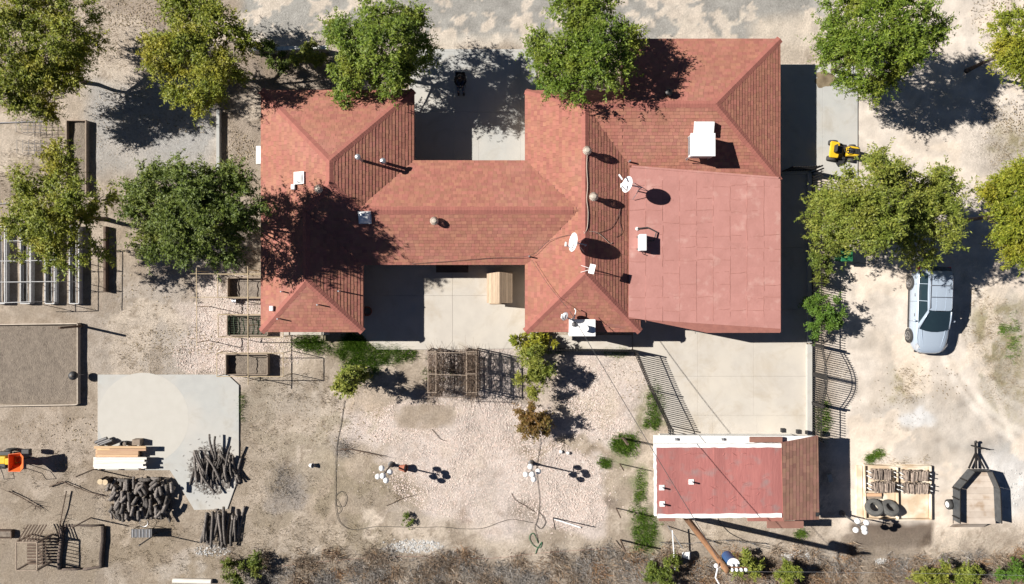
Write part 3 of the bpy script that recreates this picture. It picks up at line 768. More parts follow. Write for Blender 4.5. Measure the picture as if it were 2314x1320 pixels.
def skylight(px, py, w, dome=True):
    p = on_roof(px, py, .12); e = .3
    sx = (rz_(p.x+e,p.y)-rz_(p.x-e,p.y))/(2*e); sy = (rz_(p.x,p.y+e)-rz_(p.x,p.y-e))/(2*e)
    q = Vector((-sx,-sy,1)).normalized().to_track_quat('Z','Y')
    q = Quaternion((0,0,1),0) if False else Vector((0,0,1)).rotation_difference(Vector((-sx,-sy,1)).normalized())
    f = MB().box(p+q@Vector((0,0,.05)), (w,w,.14), rot=q).build('skylight_curb', white_paint, house)
    d = MB(); n = 6; g = []
    for i in range(n+1):
        for j in range(n+1):
            a = (i/n-.5)*w*.88; b_ = (j/n-.5)*w*.88
            hh = .13+.13*(1-(2*i/n-1)**4)*(1-(2*j/n-1)**4); g.append(p+q@Vector((a,b_,hh)))
    d.add(g, [(i*(n+1)+j,(i+1)*(n+1)+j,(i+1)*(n+1)+j+1,i*(n+1)+j+1) for i in range(n) for j in range(n)])
    d.build('skylight_dome', white_plastic, f, smooth='all')
skylight(677,402,.60); skylight(824,490,.62)
for (px,py) in [(663,423),(614,697)]:
    p = on_roof(px,py,.1); MB().box(p+Vector((0,0,.08)),(.2,.26,.26)).build('vent_hood', white_paint, house, bevel=.03)

pale_wear = M('worn_pale_concrete', (.455,.435,.395), (.43,.41,.37), 2, .9)
cw = G(325,945); MB().lathe([(2.45,.0702),(2.45,.0718)], (cw.x,cw.y,0), 60).build('worn_circle_on_pad', pale_wear)['kind']='structure'

# ================================================================ vegetation
def leaves(lobes, n, L_, seed, spread=.42, droop=.25, squash=.8, wr=.34, nclu=16, inner=.45):
    """feathery tufts: each lobe carries branch ends, each branch end a star of leafy twigs, each twig leaf-sized kites.
    returns (n*4,3) vertices. lobes: (Vector, r)"""
    rg = np.random.RandomState(seed); out = []; tv = []
    tot = sum(r*r for _,r in lobes); per = 24
    for c, r in lobes:
        m = max(60, int(n*r*r/tot)); k = max(8, m//per); nb = max(4, int(k/13))
        bd = rg.normal(size=(nb,3)); bd[:,2] += .45; bd /= np.linalg.norm(bd,axis=1)[:,None]
        br = r*(inner+(1-inner)*rg.rand(nb)**.5)*(.62+.5*rg.rand(nb))
        bp = np.array(c)+bd*br[:,None]*np.array([1,1,squash])
        bi = rg.randint(0,nb,k); bt = np.clip(.55*rg.rand(nb)+.45*rg.rand(),0,1)
        org = bp[bi]+rg.normal(size=(k,3))*.10*spread/.42
        sd = bd[bi]*.75+rg.normal(size=(k,3))*.75; sd[:,2] -= droop*.7; sd /= np.linalg.norm(sd,axis=1)[:,None]
        sl = spread*1.45*(.45+.95*rg.rand(k))*np.where(rg.rand(k)<.08,1.45,1)
        i = rg.randint(0,k,m); t = rg.rand(m)**.8
        bend = np.array([0,0,-1.0])*(t*t*sl[i]*.25)[:,None]
        base = org[i]+sd[i]*(t*sl[i])[:,None]+bend+rg.normal(size=(m,3))*.015
        side = np.cross(sd[i], rg.normal(size=(m,3))*.45+np.array([0,0,1.0])); side /= np.linalg.norm(side,axis=1)[:,None]+1e-6
        side *= np.where(rg.rand(m)<.5,1,-1)[:,None]
        di = side*.85+sd[i]*.7+rg.normal(size=(m,3))*.22; di[:,2] -= droop*.5; di /= np.linalg.norm(di,axis=1)[:,None]
        ln = L_*(.5+.9*rg.rand(m))[:,None]*(1.1-.45*t[:,None])
        s = np.cross(di, rg.normal(size=(m,3))*.45+np.array([0,0,1.0])); s /= np.linalg.norm(s,axis=1)[:,None]+1e-6
        w = ln*wr*(.7+.5*rg.rand(m))[:,None]*.5
        nrm = np.cross(s,di)
        tip = base+di*ln-nrm*ln*.12; mid = base+di*ln*.45
        out.append(np.stack([base, mid+s*w, tip, mid-s*w],1).reshape(-1,3)); tv.append(np.clip(bt[bi[i]]*.8+.25*t,0,1))
    return np.concatenate(out), np.concatenate(tv)
def tree(name, label, lobes_px, mat, n, L_, seed, trunk_r=.11, group=None, barkm=None, cat='tree', base_px=None, tuft=.42, **kw):
    lobes = []
    jr = random.Random(seed+900)
    for (x,y,h,r) in lobes_px:
        if cat == 'tree' and len(lobes_px) > 5 and r > 25: h += jr.uniform(-.55,.55); r *= jr.uniform(.82,1.0)
        lobes.append((G(x,y,h), r*(CAM_H-h)/FPX))
    cx = sum(l[0].x for l in lobes)/len(lobes); cy = sum(l[0].y for l in lobes)/len(lobes); cz = sum(l[0].z for l in lobes)/len(lobes)
    if base_px: b_ = G(*base_px); bx,by = b_.x,b_.y
    else: bx,by = cx,cy
    t = thing(name, label, cat, (bx,by,0), group)
    rg = random.Random(seed)
    tm = MB(); top = Vector((cx,cy,cz*.62)); b0 = Vector((bx,by,-.05))
    pts = [b0, b0.lerp(top,.3)+Vector((rg.uniform(-.08,.08),rg.uniform(-.08,.08),0)), b0.lerp(top,.65)+Vector((rg.uniform(-.1,.1),rg.uniform(-.1,.1),0)), top]
    tm.tube(pts, [trunk_r*1.25,trunk_r,trunk_r*.85,trunk_r*.7], 9)
    for (c,r) in lobes:
        m1 = top.lerp(c,.5)+Vector((rg.uniform(-.15,.15),rg.uniform(-.15,.15),-.12)); 
        tm.tube([pts[2].lerp(top,.6), m1, c], [trunk_r*.5,trunk_r*.32,trunk_r*.12], 6)
        for q in range(5):
            a = rg.uniform(0,6.28); e = c+Vector((math.cos(a)*r*.75,math.sin(a)*r*.75,rg.uniform(-.1,.55)*r))
            tm.tube([m1.lerp(c,rg.uniform(.4,1)), (c+e)/2+Vector((0,0,.06)), e], [trunk_r*.16,trunk_r*.1,trunk_r*.04], 4)
    tm.build('trunk', barkm or bark, t, smooth='all')
    V_, T_ = leaves(lobes, n, L_, seed, spread=tuft*1.1, **kw); npobj('crown', V_, 4, mat, t, tuft=T_)
    return t
TR = [
 ('large broad yellow-green tree over the litter-strewn corner beside the trellis cages', leaf_y, 26000, [(60,20,4.2,70),(150,40,4.0,70),(20,95,4.4,70),(110,110,4.4,75),(175,95,3.6,45),(30,165,4,65),(110,170,3.8,65),(170,150,3.2,45),(20,220,3.4,45),(75,215,3.3,45),(105,240,2.9,30)]),
 ('yellow-tinged tree between the dirt path and the shrub-lined garden wall', leaf_y, 21000, [(430,15,3.8,50),(490,50,4,50),(528,85,3.5,38),(370,120,3.6,45),(430,110,4.4,55),(490,140,4.2,58),(400,170,3.6,48),(460,190,3.8,52),(515,185,3.2,42),(430,225,3.0,32),(350,118,3.2,22),(405,25,3.4,40)]),
 ('green tree with one golden branch tip beside the west wing roof', leaf_a, 21000, [(850,30,4,48),(920,60,3.8,46),(800,90,4,52),(870,110,4.6,62),(935,105,3.6,42),(765,70,3.4,28),(800,165,3.6,52),(870,170,3.6,46),(790,205,3,32),(920,155,3.2,38)]),
 ('tall green tree casting its shadow on the north-east roof wing', leaf_a, 21000, [(1310,40,5.2,52),(1350,20,5,42),(1290,90,5.6,52),(1360,100,5.6,56),(1415,95,4.8,40),(1205,105,4.4,36),(1240,145,4.4,38),(1310,150,5,48),(1380,150,4.8,42),(1310,188,4.2,36),(1265,180,4,32)]),
 ('full green tree beside the stained side patio slab', leaf_a, 24000, [(1910,20,4.6,52),(1980,30,5,62),(2050,30,4.8,58),(1895,90,4.2,46),(1960,100,5,62),(2040,100,4.8,60),(2095,90,4,42),(1868,105,3.6,32),(1930,155,4,42),(2000,160,4,46),(1967,195,3.2,24)]),
 ('golden-green tree across the sandy drive from the stained side patio', leaf_y, 9000, [(2300,70,4.2,46),(2292,122,4,36),(2330,110,4.4,58)]),
 ('wide olive-green tree between the iron fence and the parked car', leaf_o, 36000, [(1905,438,5,46),(1992,392,5.2,46),(1860,470,4.4,40),(1940,470,5.6,66),(2030,440,5.4,62),(2110,440,4.8,56),(2130,510,4.6,46),(2050,520,5,52),(1960,530,4.6,48),(1880,520,4.2,40),(2082,572,4,22),(1992,350,4.2,20),(2135,400,4.2,30),(2000,480,6.0,66),(2050,480,5.6,56)]),
 ('bright yellow-green tree across the drive beyond the parked car', leaf_y, 15000, [(2280,428,4.6,40),(2314,408,4.8,40),(2246,455,4.2,28),(2300,490,5,46),(2284,538,4.4,32),(2322,560,4.4,32)]),
 ('loose yellow-green tree leaning over the white-framed garden beds', leaf_y, 17000, [(130,350,4,28),(140,390,4.2,42),(70,430,4.2,46),(150,440,4.6,50),(40,500,4,42),(110,500,4.8,56),(180,500,4.2,46),(90,560,4,42),(150,570,3.8,36),(232,445,3.4,26),(220,560,3.2,20)]),
 ('dark green tree against the west wing, its shadow falling on the roof', leaf_d, 27000, [(360,410,6.4,48),(430,420,7,58),(500,420,7,58),(540,460,6.4,46),(330,470,6.2,46),(400,490,7.2,62),(480,490,7.2,62),(340,540,6,42),(420,550,6.2,46),(500,550,6,42),(560,500,5.6,30),(300,440,5.6,24)]),
]
for k,(lb,mt,n,lo) in enumerate(TR):
    tree('shade_tree', lb, lo, mt, int(n*2.1), .165, 40+k, group='shade trees around the house')
# a golden branch on the tree by the west wing
# small trees and shrubs
tree('young_conifer', 'slender young evergreen tree standing alone beside the green grass patch', [(812,850,.7,17),(803,854,1.3,24),(793,859,2.0,26),(783,863,2.7,24),(776,866,3.3,17)], leaf_o, 7000, .17, 61, .05, base_px=(818,848), tuft=.24, nclu=30)
tree('leafy_shrub', 'olive-green bushy shrub beside the iron porch fence', [(1205,800,1.2,26),(1222,820,1.6,28),(1200,845,1.7,28),(1212,870,1.4,24)], leaf_o, 9000, .15, 62, .05, cat='shrub', tuft=.26, nclu=26, base_px=(1212,830))
tree('broadleaf_plant', 'glossy light-green plant at the courtyard corner by the porch', [(1185,778,.8,20),(1205,768,.9,16),(1235,770,.7,16),(1195,795,.7,16)], leaf_y, 1600, .30, 63, .03, cat='shrub', tuft=.22, wr=.28, nclu=20)
tree('russet_shrub', 'russet and green shrub on the gravel where the thin hose starts', [(1190,935,1.3,24),(1215,945,1.5,26),(1195,965,1.3,24),(1215,975,1.1,20)], leaf_r, 8000, .13, 64, .05, cat='shrub', tuft=.24, nclu=26, base_px=(1212,945))
tree('round_shrub', 'dense bright-green rounded shrub between fence and gate', [(1850,690,1.3,28),(1880,705,1.5,30),(1858,725,1.3,28),(1880,730,1.1,20)], leaf_s, 11000, .12, 65, .06, cat='shrub', tuft=.22, nclu=30)
tree('rose_bush', 'sprawling rose bush with a few white blooms beside the fence', [(1855,600,1.2,26),(1870,620,1.1,24),(1850,630,.9,20)], leaf_d, 4500, .12, 66, .04, cat='shrub', tuft=.2, nclu=26)
tree('rose_bush', 'dark rose bush with red blooms behind the green bin', [(1865,570,1.3,26),(1885,560,1.2,22),(1855,555,1.0,18)], leaf_d, 4500, .12, 67, .04, cat='shrub', tuft=.2, nclu=26)
tree('wall_shrub', 'straggling green shrub at the garden wall next to the yellow-tinged tree', [(600,120,1.0,24),(620,140,.9,24),(590,105,.9,14)], leaf_d, 4200, .14, 68, .04, cat='shrub', tuft=.22, nclu=24)
tree('wall_shrub', 'loose grey-green shrub at the garden wall under the golden branch tree', [(680,125,.9,24),(705,115,1.0,26),(725,135,.8,20),(665,140,.7,14)], leaf_o, 3800, .14, 69, .04, cat='shrub', tuft=.22, nclu=24)
tree('clipped_hedge', 'low clipped hedge under the tall tree by the north-east wing', [(1230,185,.8,18),(1262,196,.8,20),(1295,200,.8,20),(1325,200,.8,16)], leaf_s, 4500, .11, 70, .04, cat='hedge', tuft=.2, nclu=34)
for k,(x,y,r,mt,lb) in enumerate([(1500,1290,36,leaf_d,'dark green bush in the dry brush at the end of the white pipe'),(1690,1275,30,leaf_o,'yellowing bush in the brush beside the power pole transformer'),
      (1780,1292,38,leaf_o,'large yellowing bush in the brush beside the white rubble heap'),(2290,1285,36,leaf_s,'fresh green bush in the brush behind the trailer'),(2110,1300,30,leaf_o,'pale yellow-green bush in the rust-brown brush'),(2190,1305,26,leaf_o,'small yellow-green bush between the pale and the fresh green bushes'),
      (545,1290,34,leaf_d,'dark green bush in the grey brush beside the loose log pile')]):
    tree('wild_bush', lb, [(x-r*.5,y,.7,r*.7),(x+r*.4,y-r*.2,.8,r*.7),(x,y+r*.3,.6,r*.7)], mt, 4200, .15, 80+k, .04, cat='bush', group='wild bushes in the brush', tuft=.22, nclu=26)
tree('cactus_tuft', 'tiny green plant in the dark hole beside the hose', [(918,1172,.25,9),(922,1180,.25,8)], leaf_d, 700, .1, 95, .02, cat='plant', tuft=.1, nclu=40)

# grasses, brush, rock: what nobody could count
def mask_points(n, regions, seed):
    """regions: (cx,cy,rx,ry,weight) ellipses in photograph pixels -> ground points"""
    rg = np.random.RandomState(seed); w = np.array([r[4] for r in regions], float); w /= w.sum()
    idx = rg.choice(len(regions), n, p=w); A = np.array([r[:4] for r in regions], float)[idx]
    a = rg.rand(n)*2*np.pi; r = np.sqrt(rg.rand(n))*(1+.25*rg.normal(size=n)*(rg.rand(n)<.3))
    x = A[:,0]+A[:,2]*r*np.cos(a); y = A[:,1]+A[:,3]*r*np.sin(a)
    return (x-1157)*PXM, (660-y)*PXM
def clumped(n, regions, seed, per=12, rad=.12):
    rg = np.random.RandomState(seed+1)
    cx,cy = mask_points(max(1,n//per), regions, seed)
    i = rg.randint(0,len(cx),n)
    return cx[i]+rg.normal(size=n)*rad, cy[i]+rg.normal(size=n)*rad
def blades(x, y, hmin, hmax, w, lean, seed):
    rg = np.random.RandomState(seed); n = len(x)
    b_ = np.stack([x,y,np.full(n,-.01)],1); a = rg.rand(n)*2*np.pi; h = hmin+(hmax-hmin)*rg.rand(n)
    d = np.stack([np.cos(a)*lean*rg.rand(n),np.sin(a)*lean*rg.rand(n),np.ones(n)],1); d /= np.linalg.norm(d,axis=1)[:,None]
    t = rg.rand(n)*2*np.pi; s = np.stack([np.cos(t),np.sin(t),np.zeros(n)],1)*(w*(.5+rg.rand(n)))[:,None]
    return np.stack([b_-s, b_+s, b_+d*h[:,None]],1).reshape(-1,3)
def rocks(x, y, r0, r1, seed):
    rg = np.random.RandomState(seed); n = len(x); r = r0+(r1-r0)*rg.rand(n)**2
    T = []
    a0 = rg.rand(n)*6.28; ring = []
    for k in range(4):
        a = a0+k*np.pi/2+rg.rand(n)*.5; rr = r*(.7+.6*rg.rand(n)); ring.append(np.stack([x+rr*np.cos(a),y+rr*np.sin(a),np.full(n,-.005)+.2*r*rg.rand(n)],1))
    top = np.stack([x+r*.3*rg.normal(size=n),y+r*.3*rg.normal(size=n),r*(.5+.6*rg.rand(n))],1)
    return ring, top
def rock_obj(name, x, y, r0, r1, mat, seed):
    ring, top = rocks(x, y, r0, r1, seed); n = len(x)
    V = np.stack(ring+[top],1).reshape(-1,3); base = np.arange(n)[:,None]*5
    F = np.stack([np.concatenate([base+k, base+(k+1)%4, base+4],1) for k in range(4)],1).reshape(-1,3)
    me = bpy.data.meshes.new(name); me.vertices.add(len(V)); me.vertices.foreach_set('co', V.astype(np.float32).ravel())
    me.loops.add(F.size); me.loops.foreach_set('vertex_index', F.astype(np.int32).ravel())
    me.polygons.add(len(F)); me.polygons.foreach_set('loop_start', np.arange(0,F.size,3,dtype=np.int32)); me.polygons.foreach_set('loop_total', np.full(len(F),3,dtype=np.int32))
    me.update(calc_edges=True); me.materials.append(mat)
    o = bpy.data.objects.new(name, me); COL.objects.link(o); o['kind'] = 'stuff'; return o
GREG = [(1040,960,240,60,9),(1120,1080,240,100,16),(1350,870,100,70,6),(1370,960,60,30,1.5),(1060,850,90,55,3),(515,720,80,110,6),(470,800,80,50,3),(560,780,40,70,2),(1290,1150,80,50,3),(900,960,90,40,3),(640,790,50,40,1)]
x,y = mask_points(42000, GREG, 101)
keep = ~((np.abs((1157+x/PXM)-960)<70) & (np.abs((660-y/PXM)-942)<26))
rock_obj('pink_gravel', x[keep], y[keep], .018, .05, rock_m, 102)
x,y = mask_points(1700, [(940,1235,60,15,3),(1800,1258,32,12,2),(1990,1268,14,6,.4),(480,1245,40,14,.7),(2280,1090,40,60,.6)], 103)
rock_obj('white_rubble', x, y, .02, .07, chip_m, 104)
ALL = [(300,60,140,90,3),(100,1050,130,60,1),(300,1240,250,60,4),(600,1000,60,160,3),(650,1150,90,90,3),(700,880,90,40,2),(760,960,70,60,1.5),(700,1220,200,40,4),(2270,780,60,110,3),(2210,720,40,70,1.5),(2280,880,60,60,2),(2050,870,30,40,1.5),(2280,330,40,70,1.5),(60,390,70,60,2.5),(520,260,30,120,1),(560,560,30,40,.7),(1900,840,20,30,.4),(2000,1045,60,10,1),(2090,1050,20,20,.5),(1600,1215,60,20,.5),(1330,1000,60,60,.4),(340,780,100,70,1),(860,1110,60,40,.6),(1980,1100,3,3,.01),(540,640,40,40,.7)]
x,y = clumped(30000, ALL, 111, 14, .10)
npobj('dry_grass', blades(x,y,.03,.16,.010,1.1,112), 3, grass_d, kind='stuff')
GRN = [(700,775,36,18,3),(800,775,22,18,2.5),(850,800,90,22,10),(800,770,26,18,4),(820,830,40,24,3),(745,790,40,16,1),(1480,915,18,44,4),(1410,1005,30,22,4),(1425,990,20,20,1),(1455,1205,26,44,4),(1448,1100,14,40,1.3),(1440,1150,16,30,.8),(1365,1045,14,10,.8),(1860,945,16,40,2),(2270,745,20,10,.4),(1985,1025,12,8,.8),(1965,1035,8,8,.5),(1810,1205,14,10,1),(1470,960,20,12,1),(1230,790,60,8,1),(1390,795,30,10,1),(545,920,8,30,.4),(2290,770,15,50,.6),(990,845,40,15,.6)]
x,y = clumped(46000, GRN, 113, 20, .09)
npobj('green_weeds', blades(x,y,.05,.24,.012,.9,114), 3, grass_g, kind='stuff')
rb_ = np.random.RandomState(7)
def brush_strip(name, n, per, rad, x0, x1, y0, y1, h0, h1, w, mat, seed, keep):
    """clumps of dry stems scattered over a strip of ground, thinned where keep() says so"""
    rg = np.random.RandomState(seed); k = n//per
    cx = rg.uniform(x0,x1,k*3); cy = y0+(y1-y0)*rg.rand(k*3)**.75
    nz = vnoise((cx-1157)*PXM, (660-cy)*PXM, 1.8, seed, 3); ok = keep(nz, cx, cy); cx = cx[ok][:k]; cy = cy[ok][:k]
    sz = .5+1.0*rg.rand(len(cx)); i = rg.randint(0,len(cx),n)
    X = (cx[i]-1157)*PXM+rg.normal(size=n)*rad*sz[i]; Y = (660-cy[i])*PXM+rg.normal(size=n)*rad*sz[i]
    npobj(name, blades(X,Y,h0,h1,w,3.0,seed+1), 3, mat, kind='stuff')
lowx = lambda z,x,y: (y > 1248+14*np.sin(x*.013)+10*np.sin(x*.041))
brush_strip('dry_brush', 26000, 130, .22, 520, 2330, 1236, 1335, .10, .60, .016, brush_m, 115, lambda z,x,y: (z>.42)&lowx(z,x,y))
brush_strip('rusty_brush', 6500, 110, .24, 560, 2330, 1245, 1335, .10, .55, .015, brush_r, 135, lambda z,x,y: (z>.53)&lowx(z,x,y))
brush_strip('grey_twigs', 27000, 140, .24, 560, 2330, 1240, 1335, .06, .45, .014, brush_g, 155, lambda z,x,y: (z>.44)&lowx(z,x,y))
x,y = clumped(2600, [(640,1100,24,40,1.2),(780,1015,14,12,.4)], 117, 60, .22)
npobj('burnt_twigs', blades(x,y,.04,.2,.010,2.6,118), 3, brush_g, kind='stuff')
# fallen leaves and twigs lying about
def litter(n, regs, seed, s=.035):
    rg = np.random.RandomState(seed); x,y = mask_points(n, regs, seed); a = rg.rand(n)*6.28; l = s*(.5+rg.rand(n)); z = .03+.012*rg.rand(n)
    u = np.stack([np.cos(a)*l,np.sin(a)*l,.2*l*rg.normal(size=n)],1); v = np.stack([-np.sin(a)*l*.5,np.cos(a)*l*.5,.2*l*rg.normal(size=n)],1)
    c = np.stack([x,y,z],1); return np.stack([c-u,c-v,c+u,c+v],1).reshape(-1,4*3).reshape(-1,3)
npobj('leaf_litter', litter(5200, [(280,60,160,100,6),(330,300,150,120,2),(390,800,120,60,2),(2250,30,60,60,1.2),(2270,300,60,80,1),(540,360,40,60,1),(150,1000,150,60,1),(2080,900,120,80,.8),(700,1000,150,120,1.2),(1400,900,80,80,.6),(300,700,90,80,.5)], 119), 4, grass_d, kind='stuff')

# ================================================================ shed south of the driveway
shed = thing('shed', 'low white-edged shed with flat red roof and a brown shingled side slope', 'shed', G(1660,1075))
SH = 2.55
def P2(x, y, h): p = G(x, y, h); return (p.x, p.y)
q = [P2(1482,1006,SH),P2(1770,1003,SH),P2(1770,1165,SH),P2(1484,1165,SH)]
MB().prism(q, SH-.18, SH-.004).build('roof_slab', soffit, shed)
a0,a1 = Vector(q[0]),Vector(q[1]); b0,b1 = Vector(q[3]),Vector(q[2]); ns = 11
for k in range(ns):           # lapped felt strips
    t0,t1 = k/ns,(k+1)/ns+.006
    pl = [a0.lerp(a1,t0),a0.lerp(a1,min(1,t1)),b0.lerp(b1,min(1,t1)),b0.lerp(b1,t0)]
    MB().prism([(p.x,p.y) for p in pl], SH-.003, [SH+.006+.004*(k%2)+(0.006 if j in (0,3) else 0) for j in range(4)]).build('roofing_sheet', shed_red, shed)
wr = random.Random(9); wk = MB()
for k in range(46):           # wrinkles lifted in the felt
    x = wr.uniform(q[0][0]+.3,q[1][0]-.5); y = wr.uniform(q[3][1]+.3,q[0][1]-.3); l = wr.uniform(.2,.7); a = wr.uniform(-.35,.35)
    pts = [Vector((x+math.cos(a)*l*t,y+math.sin(a)*l*t+.04*math.sin(t*5+k),SH+.010)) for t in (0,.25,.5,.75,1)]
    wk.tube(pts, [.004,.022,.028,.02,.004], 5)
wk.build('felt_wrinkles', shed_red, shed, kind='stuff')
def rough_strip(p0, p1, w, z0, z1, name, seed):
    r_ = random.Random(seed); n = 26; d = (Vector(p1)-Vector(p0)); L_ = d.length; d.normalize(); s = Vector((-d.y,d.x))
    up = [Vector(p0)+d*L_*i/n+s*(w/2+r_.uniform(-.02,.02)) for i in range(n+1)]; dn = [Vector(p0)+d*L_*i/n-s*(w/2+r_.uniform(-.02,.02)) for i in range(n+1)]
    vs = [(p.x,p.y,z1) for p in up]+[(p.x,p.y,z1) for p in dn]+[(p.x,p.y,z0) for p in up]+[(p.x,p.y,z0) for p in dn]; m = n+1; fs = []
    for i in range(n):
        fs += [(i,m+i,m+i+1,i+1),(i,i+1,2*m+i+1,2*m+i),(m+i+1,m+i,3*m+i,3*m+i+1)]
    fs += [(0,2*m,3*m,m),(n,m+n,3*m+n,2*m+n)]
    return MB().add(vs,fs).build(name, white_m, shed)
rough_strip(P2(1484,1007,SH),P2(1766,1006,SH),.20,SH-.1,SH+.05,'white_parapet',1)
rough_strip(P2(1486,1166,SH),P2(1766,1164,SH),.20,SH-.1,SH+.05,'white_parapet',2)
rough_strip(P2(1481,1003,SH),P2(1482,1166,SH),.10,SH-.2,SH+.02,'white_trim',3)
# lower white ledge along the front
lz = 2.05
lq = [P2(1478,984,lz),P2(1848,986,lz),P2(1848,1012,lz),P2(1478,1012,lz)]
MB().prism(lq, lz-.15, lz).build('front_ledge', white_m, shed)
for (xx,yy,w,d) in [(1527,992,.35,.12),(1632,992,.5,.05)]:
    p = G(xx,yy,lz); MB().box((p.x,p.y,lz+.06),(.12,.12,.16)).build('ledge_vent', galv, shed)
for (xx,yy) in [(1771,974),(1806,977)]:
    p = G(xx,yy,lz-.2); MB().box((p.x,p.y+.02,lz-.25),(.22,.2,.25)).build('light_box', black_pl, shed)
x0,x1 = q[0][0]+.75,G(1835,1000,2.3).x; y0,y1 = q[3][1]+.15,q[0][1]-.05
xm = G(1762,1000,SH).x
MB().box(((x0+xm)/2,(y0+y1)/2,SH/2-.1),(xm-x0,y1-y0,SH-.2)).build('wall', white_m, shed)
MB().box(((xm+x1)/2+.005,(y0+y1)/2,1.02),(x1-xm-.01,y1-y0-.02,2.04)).build('wall', white_m, shed)
MB().box(((lq[0][0]+lq[1][0])/2,lq[0][1]-.35,.95),(lq[1][0]-lq[0][0]-1.3,.1,1.9)).build('front_wall', white_m, shed)
# shingled side slope: high at the roof, low at the east eave
sp = [P2(1766,1001,SH+.06),P2(1848,985,2.2),P2(1851,1174,2.2),P2(1770,1176,SH+.06)]
ax = (sp[0][0]+sp[3][0])/2; bx = (sp[1][0]+sp[2][0])/2; sl = (SH+.06-2.2)/(bx-ax)
A = (-sl,0,SH+.06+sl*ax)
MB().prism(sp, [A[0]*p[0]+A[2]-.12 for p in sp], [A[0]*p[0]+A[2]-.006 for p in sp]).build('slope_deck', soffit, shed)
ss = MB(); EXPO,TABW,BUTT = .19,.34,.018
shingle_plane(ss, sp, A, 'E', lambda p: False); ss.build('shingle_courses', brown_sh, shed, kind='stuff')
EXPO,TABW,BUTT = .172,.31,.022
for (xa_,ya_,xb_,yb_) in [(1695,988,1768,1000)]:
    MB().prism([P2(xa_,ya_,2.35),P2(xb_,ya_,2.35),P2(xb_,yb_,2.35),P2(xa_,yb_,2.35)],2.22,2.35).build('front_canopy', brown_sh, shed)
for (xa_,ya_,xb_,yb_,hh) in [(1489,1168,1526,1178,1.9),(1734,1178,1816,1194,1.9),(1690,1165,1772,1178,2.2)]:
    MB().prism([P2(xa_,ya_,hh),P2(xb_,ya_,hh),P2(xb_,yb_,hh),P2(xa_,yb_,hh)],hh-.1,hh).build('rear_awning', brown_sh if hh<2 else soffit, shed)
for (px,py) in [(1497,1104),(1564,1091),(1498,1141)]:
    p = G(px,py,SH+.2); v = MB().tube([(p.x,p.y,SH-.05),(p.x,p.y,SH+.36)],.045,10).build('vent_pipe', white_paint, shed)
    MB().box((p.x,p.y,SH+.03),(.26,.26,.04)).build('vent_flange', white_m, v)
MB().box((G(1846,1162,2.2).x,G(1846,1162,2.2).y,2.24),(.18,.2,.05)).build('dark_patch', black_pl, shed)

# ================================================================ iron fences and gates
def picket_mesh(h, w=.034):
    mb = MB().box((0,0,h/2),(w,w,h)).add([(-w*.8,-w*.8,h),(w*.8,-w*.8,h),(w*.8,w*.8,h),(-w*.8,w*.8,h),(0,0,h+.07)],[(3,2,1,0),(0,1,4),(1,2,4),(2,3,4),(3,0,4)])
    me = mb.mesh('picket'); me.materials.append(iron); return me
PM = {}
def fence(name, label, pts, h, spacing=.125, group=None, posts=True, cat='fence', mat=None):
    P = [G(*p) for p in pts]; t = thing(name, label, cat, P[0], group)
    if h not in PM: PM[h] = picket_mesh(h-.08)
    for a,e in zip(P,P[1:]):
        L_ = (e-a).length; n = max(2,int(L_/spacing)); rz = math.atan2(e.y-a.y,e.x-a.x)
        for i in range(1,n):
            inst('picket', PM[h], t, a.lerp(e,i/n)+Vector((0,0,.06)), (0,0,rz))
        for z in (.18,h-.22): MB().beam(a+Vector((0,0,z)),e+Vector((0,0,z)),.03,.035).build('rail', mat or iron, t)
    if posts:
        for p in P: MB().beam(p+Vector((0,0,-.05)),p+Vector((0,0,h+.06)),.065).build('post', mat or iron, t)
    return t
fence('iron_fence', 'black iron picket fence along the porch walk and gravel', [(1212,787),(1300,788),(1427,790)], 1.35)
fence('iron_fence', 'slanting black iron picket fence between driveway and gravel bed', [(1430,791),(1468,880),(1507,960),(1514,1000)], 1.5)
fence('iron_fence', 'long black iron picket fence beside the shaded patio strip', [(1832,392),(1832,480),(1832,560),(1832,640),(1832,720),(1832,776)], 1.55)
fence('iron_fence', 'short iron picket fence from the arched gate to the shed', [(1832,912),(1832,985)], 1.55)
fence('iron_gate_return', 'iron fence panel across the patio strip by the riding mower', [(1768,388),(1830,386)], 1.55)
# arched double gate
P0,P1 = G(1832,780),G(1832,908); gt = thing('arched_gate', 'double iron driveway gate with an arched top and sagging brace', 'gate', P0)
for p in (P0,P1): MB().beam(p+Vector((0,0,-.05)),p+Vector((0,0,1.75)),.09).build('post', iron, gt)
n = int((P1-P0).length/.115)
for i in range(1,n):
    f = i/n; hh = 1.5+.55*math.sin(f*math.pi)
    MB().box(P0.lerp(P1,f)+Vector((0,0,.08+hh/2)),(.034,.034,hh)).build('picket', iron, gt)
def arc(z0, rise, r): return [P0.lerp(P1,i/24)+Vector((0,0,z0+rise*math.sin(math.pi*i/24))) for i in range(25)]
MB().tube(arc(1.48,.55,0),.02,5).build('arched_rail', iron, gt); MB().tube(arc(1.32,.55,0),.02,5).build('arched_rail', iron, gt)
MB().tube([P0.lerp(P1,i/24)+Vector((0,0,.95-.35*math.sin(math.pi*i/24)+ (0 if i<12 else .0))) for i in range(25)],.013,5).build('brace_bar', iron, gt)
MB().beam(P0+Vector((0,0,.16)),P1+Vector((0,0,.16)),.03).build('rail', iron, gt)
pm_ = P0.lerp(P1,.5)
for d in (-.05,.05): MB().beam(pm_+Vector((0,d,.05)),pm_+Vector((0,d,2.0)),.045).build('meeting_stile', iron, gt)
w = thing('garden_wall', 'low grey garden wall behind the straggling shrubs', 'wall', G(650,118))
a,e = G(572,120),G(745,116)
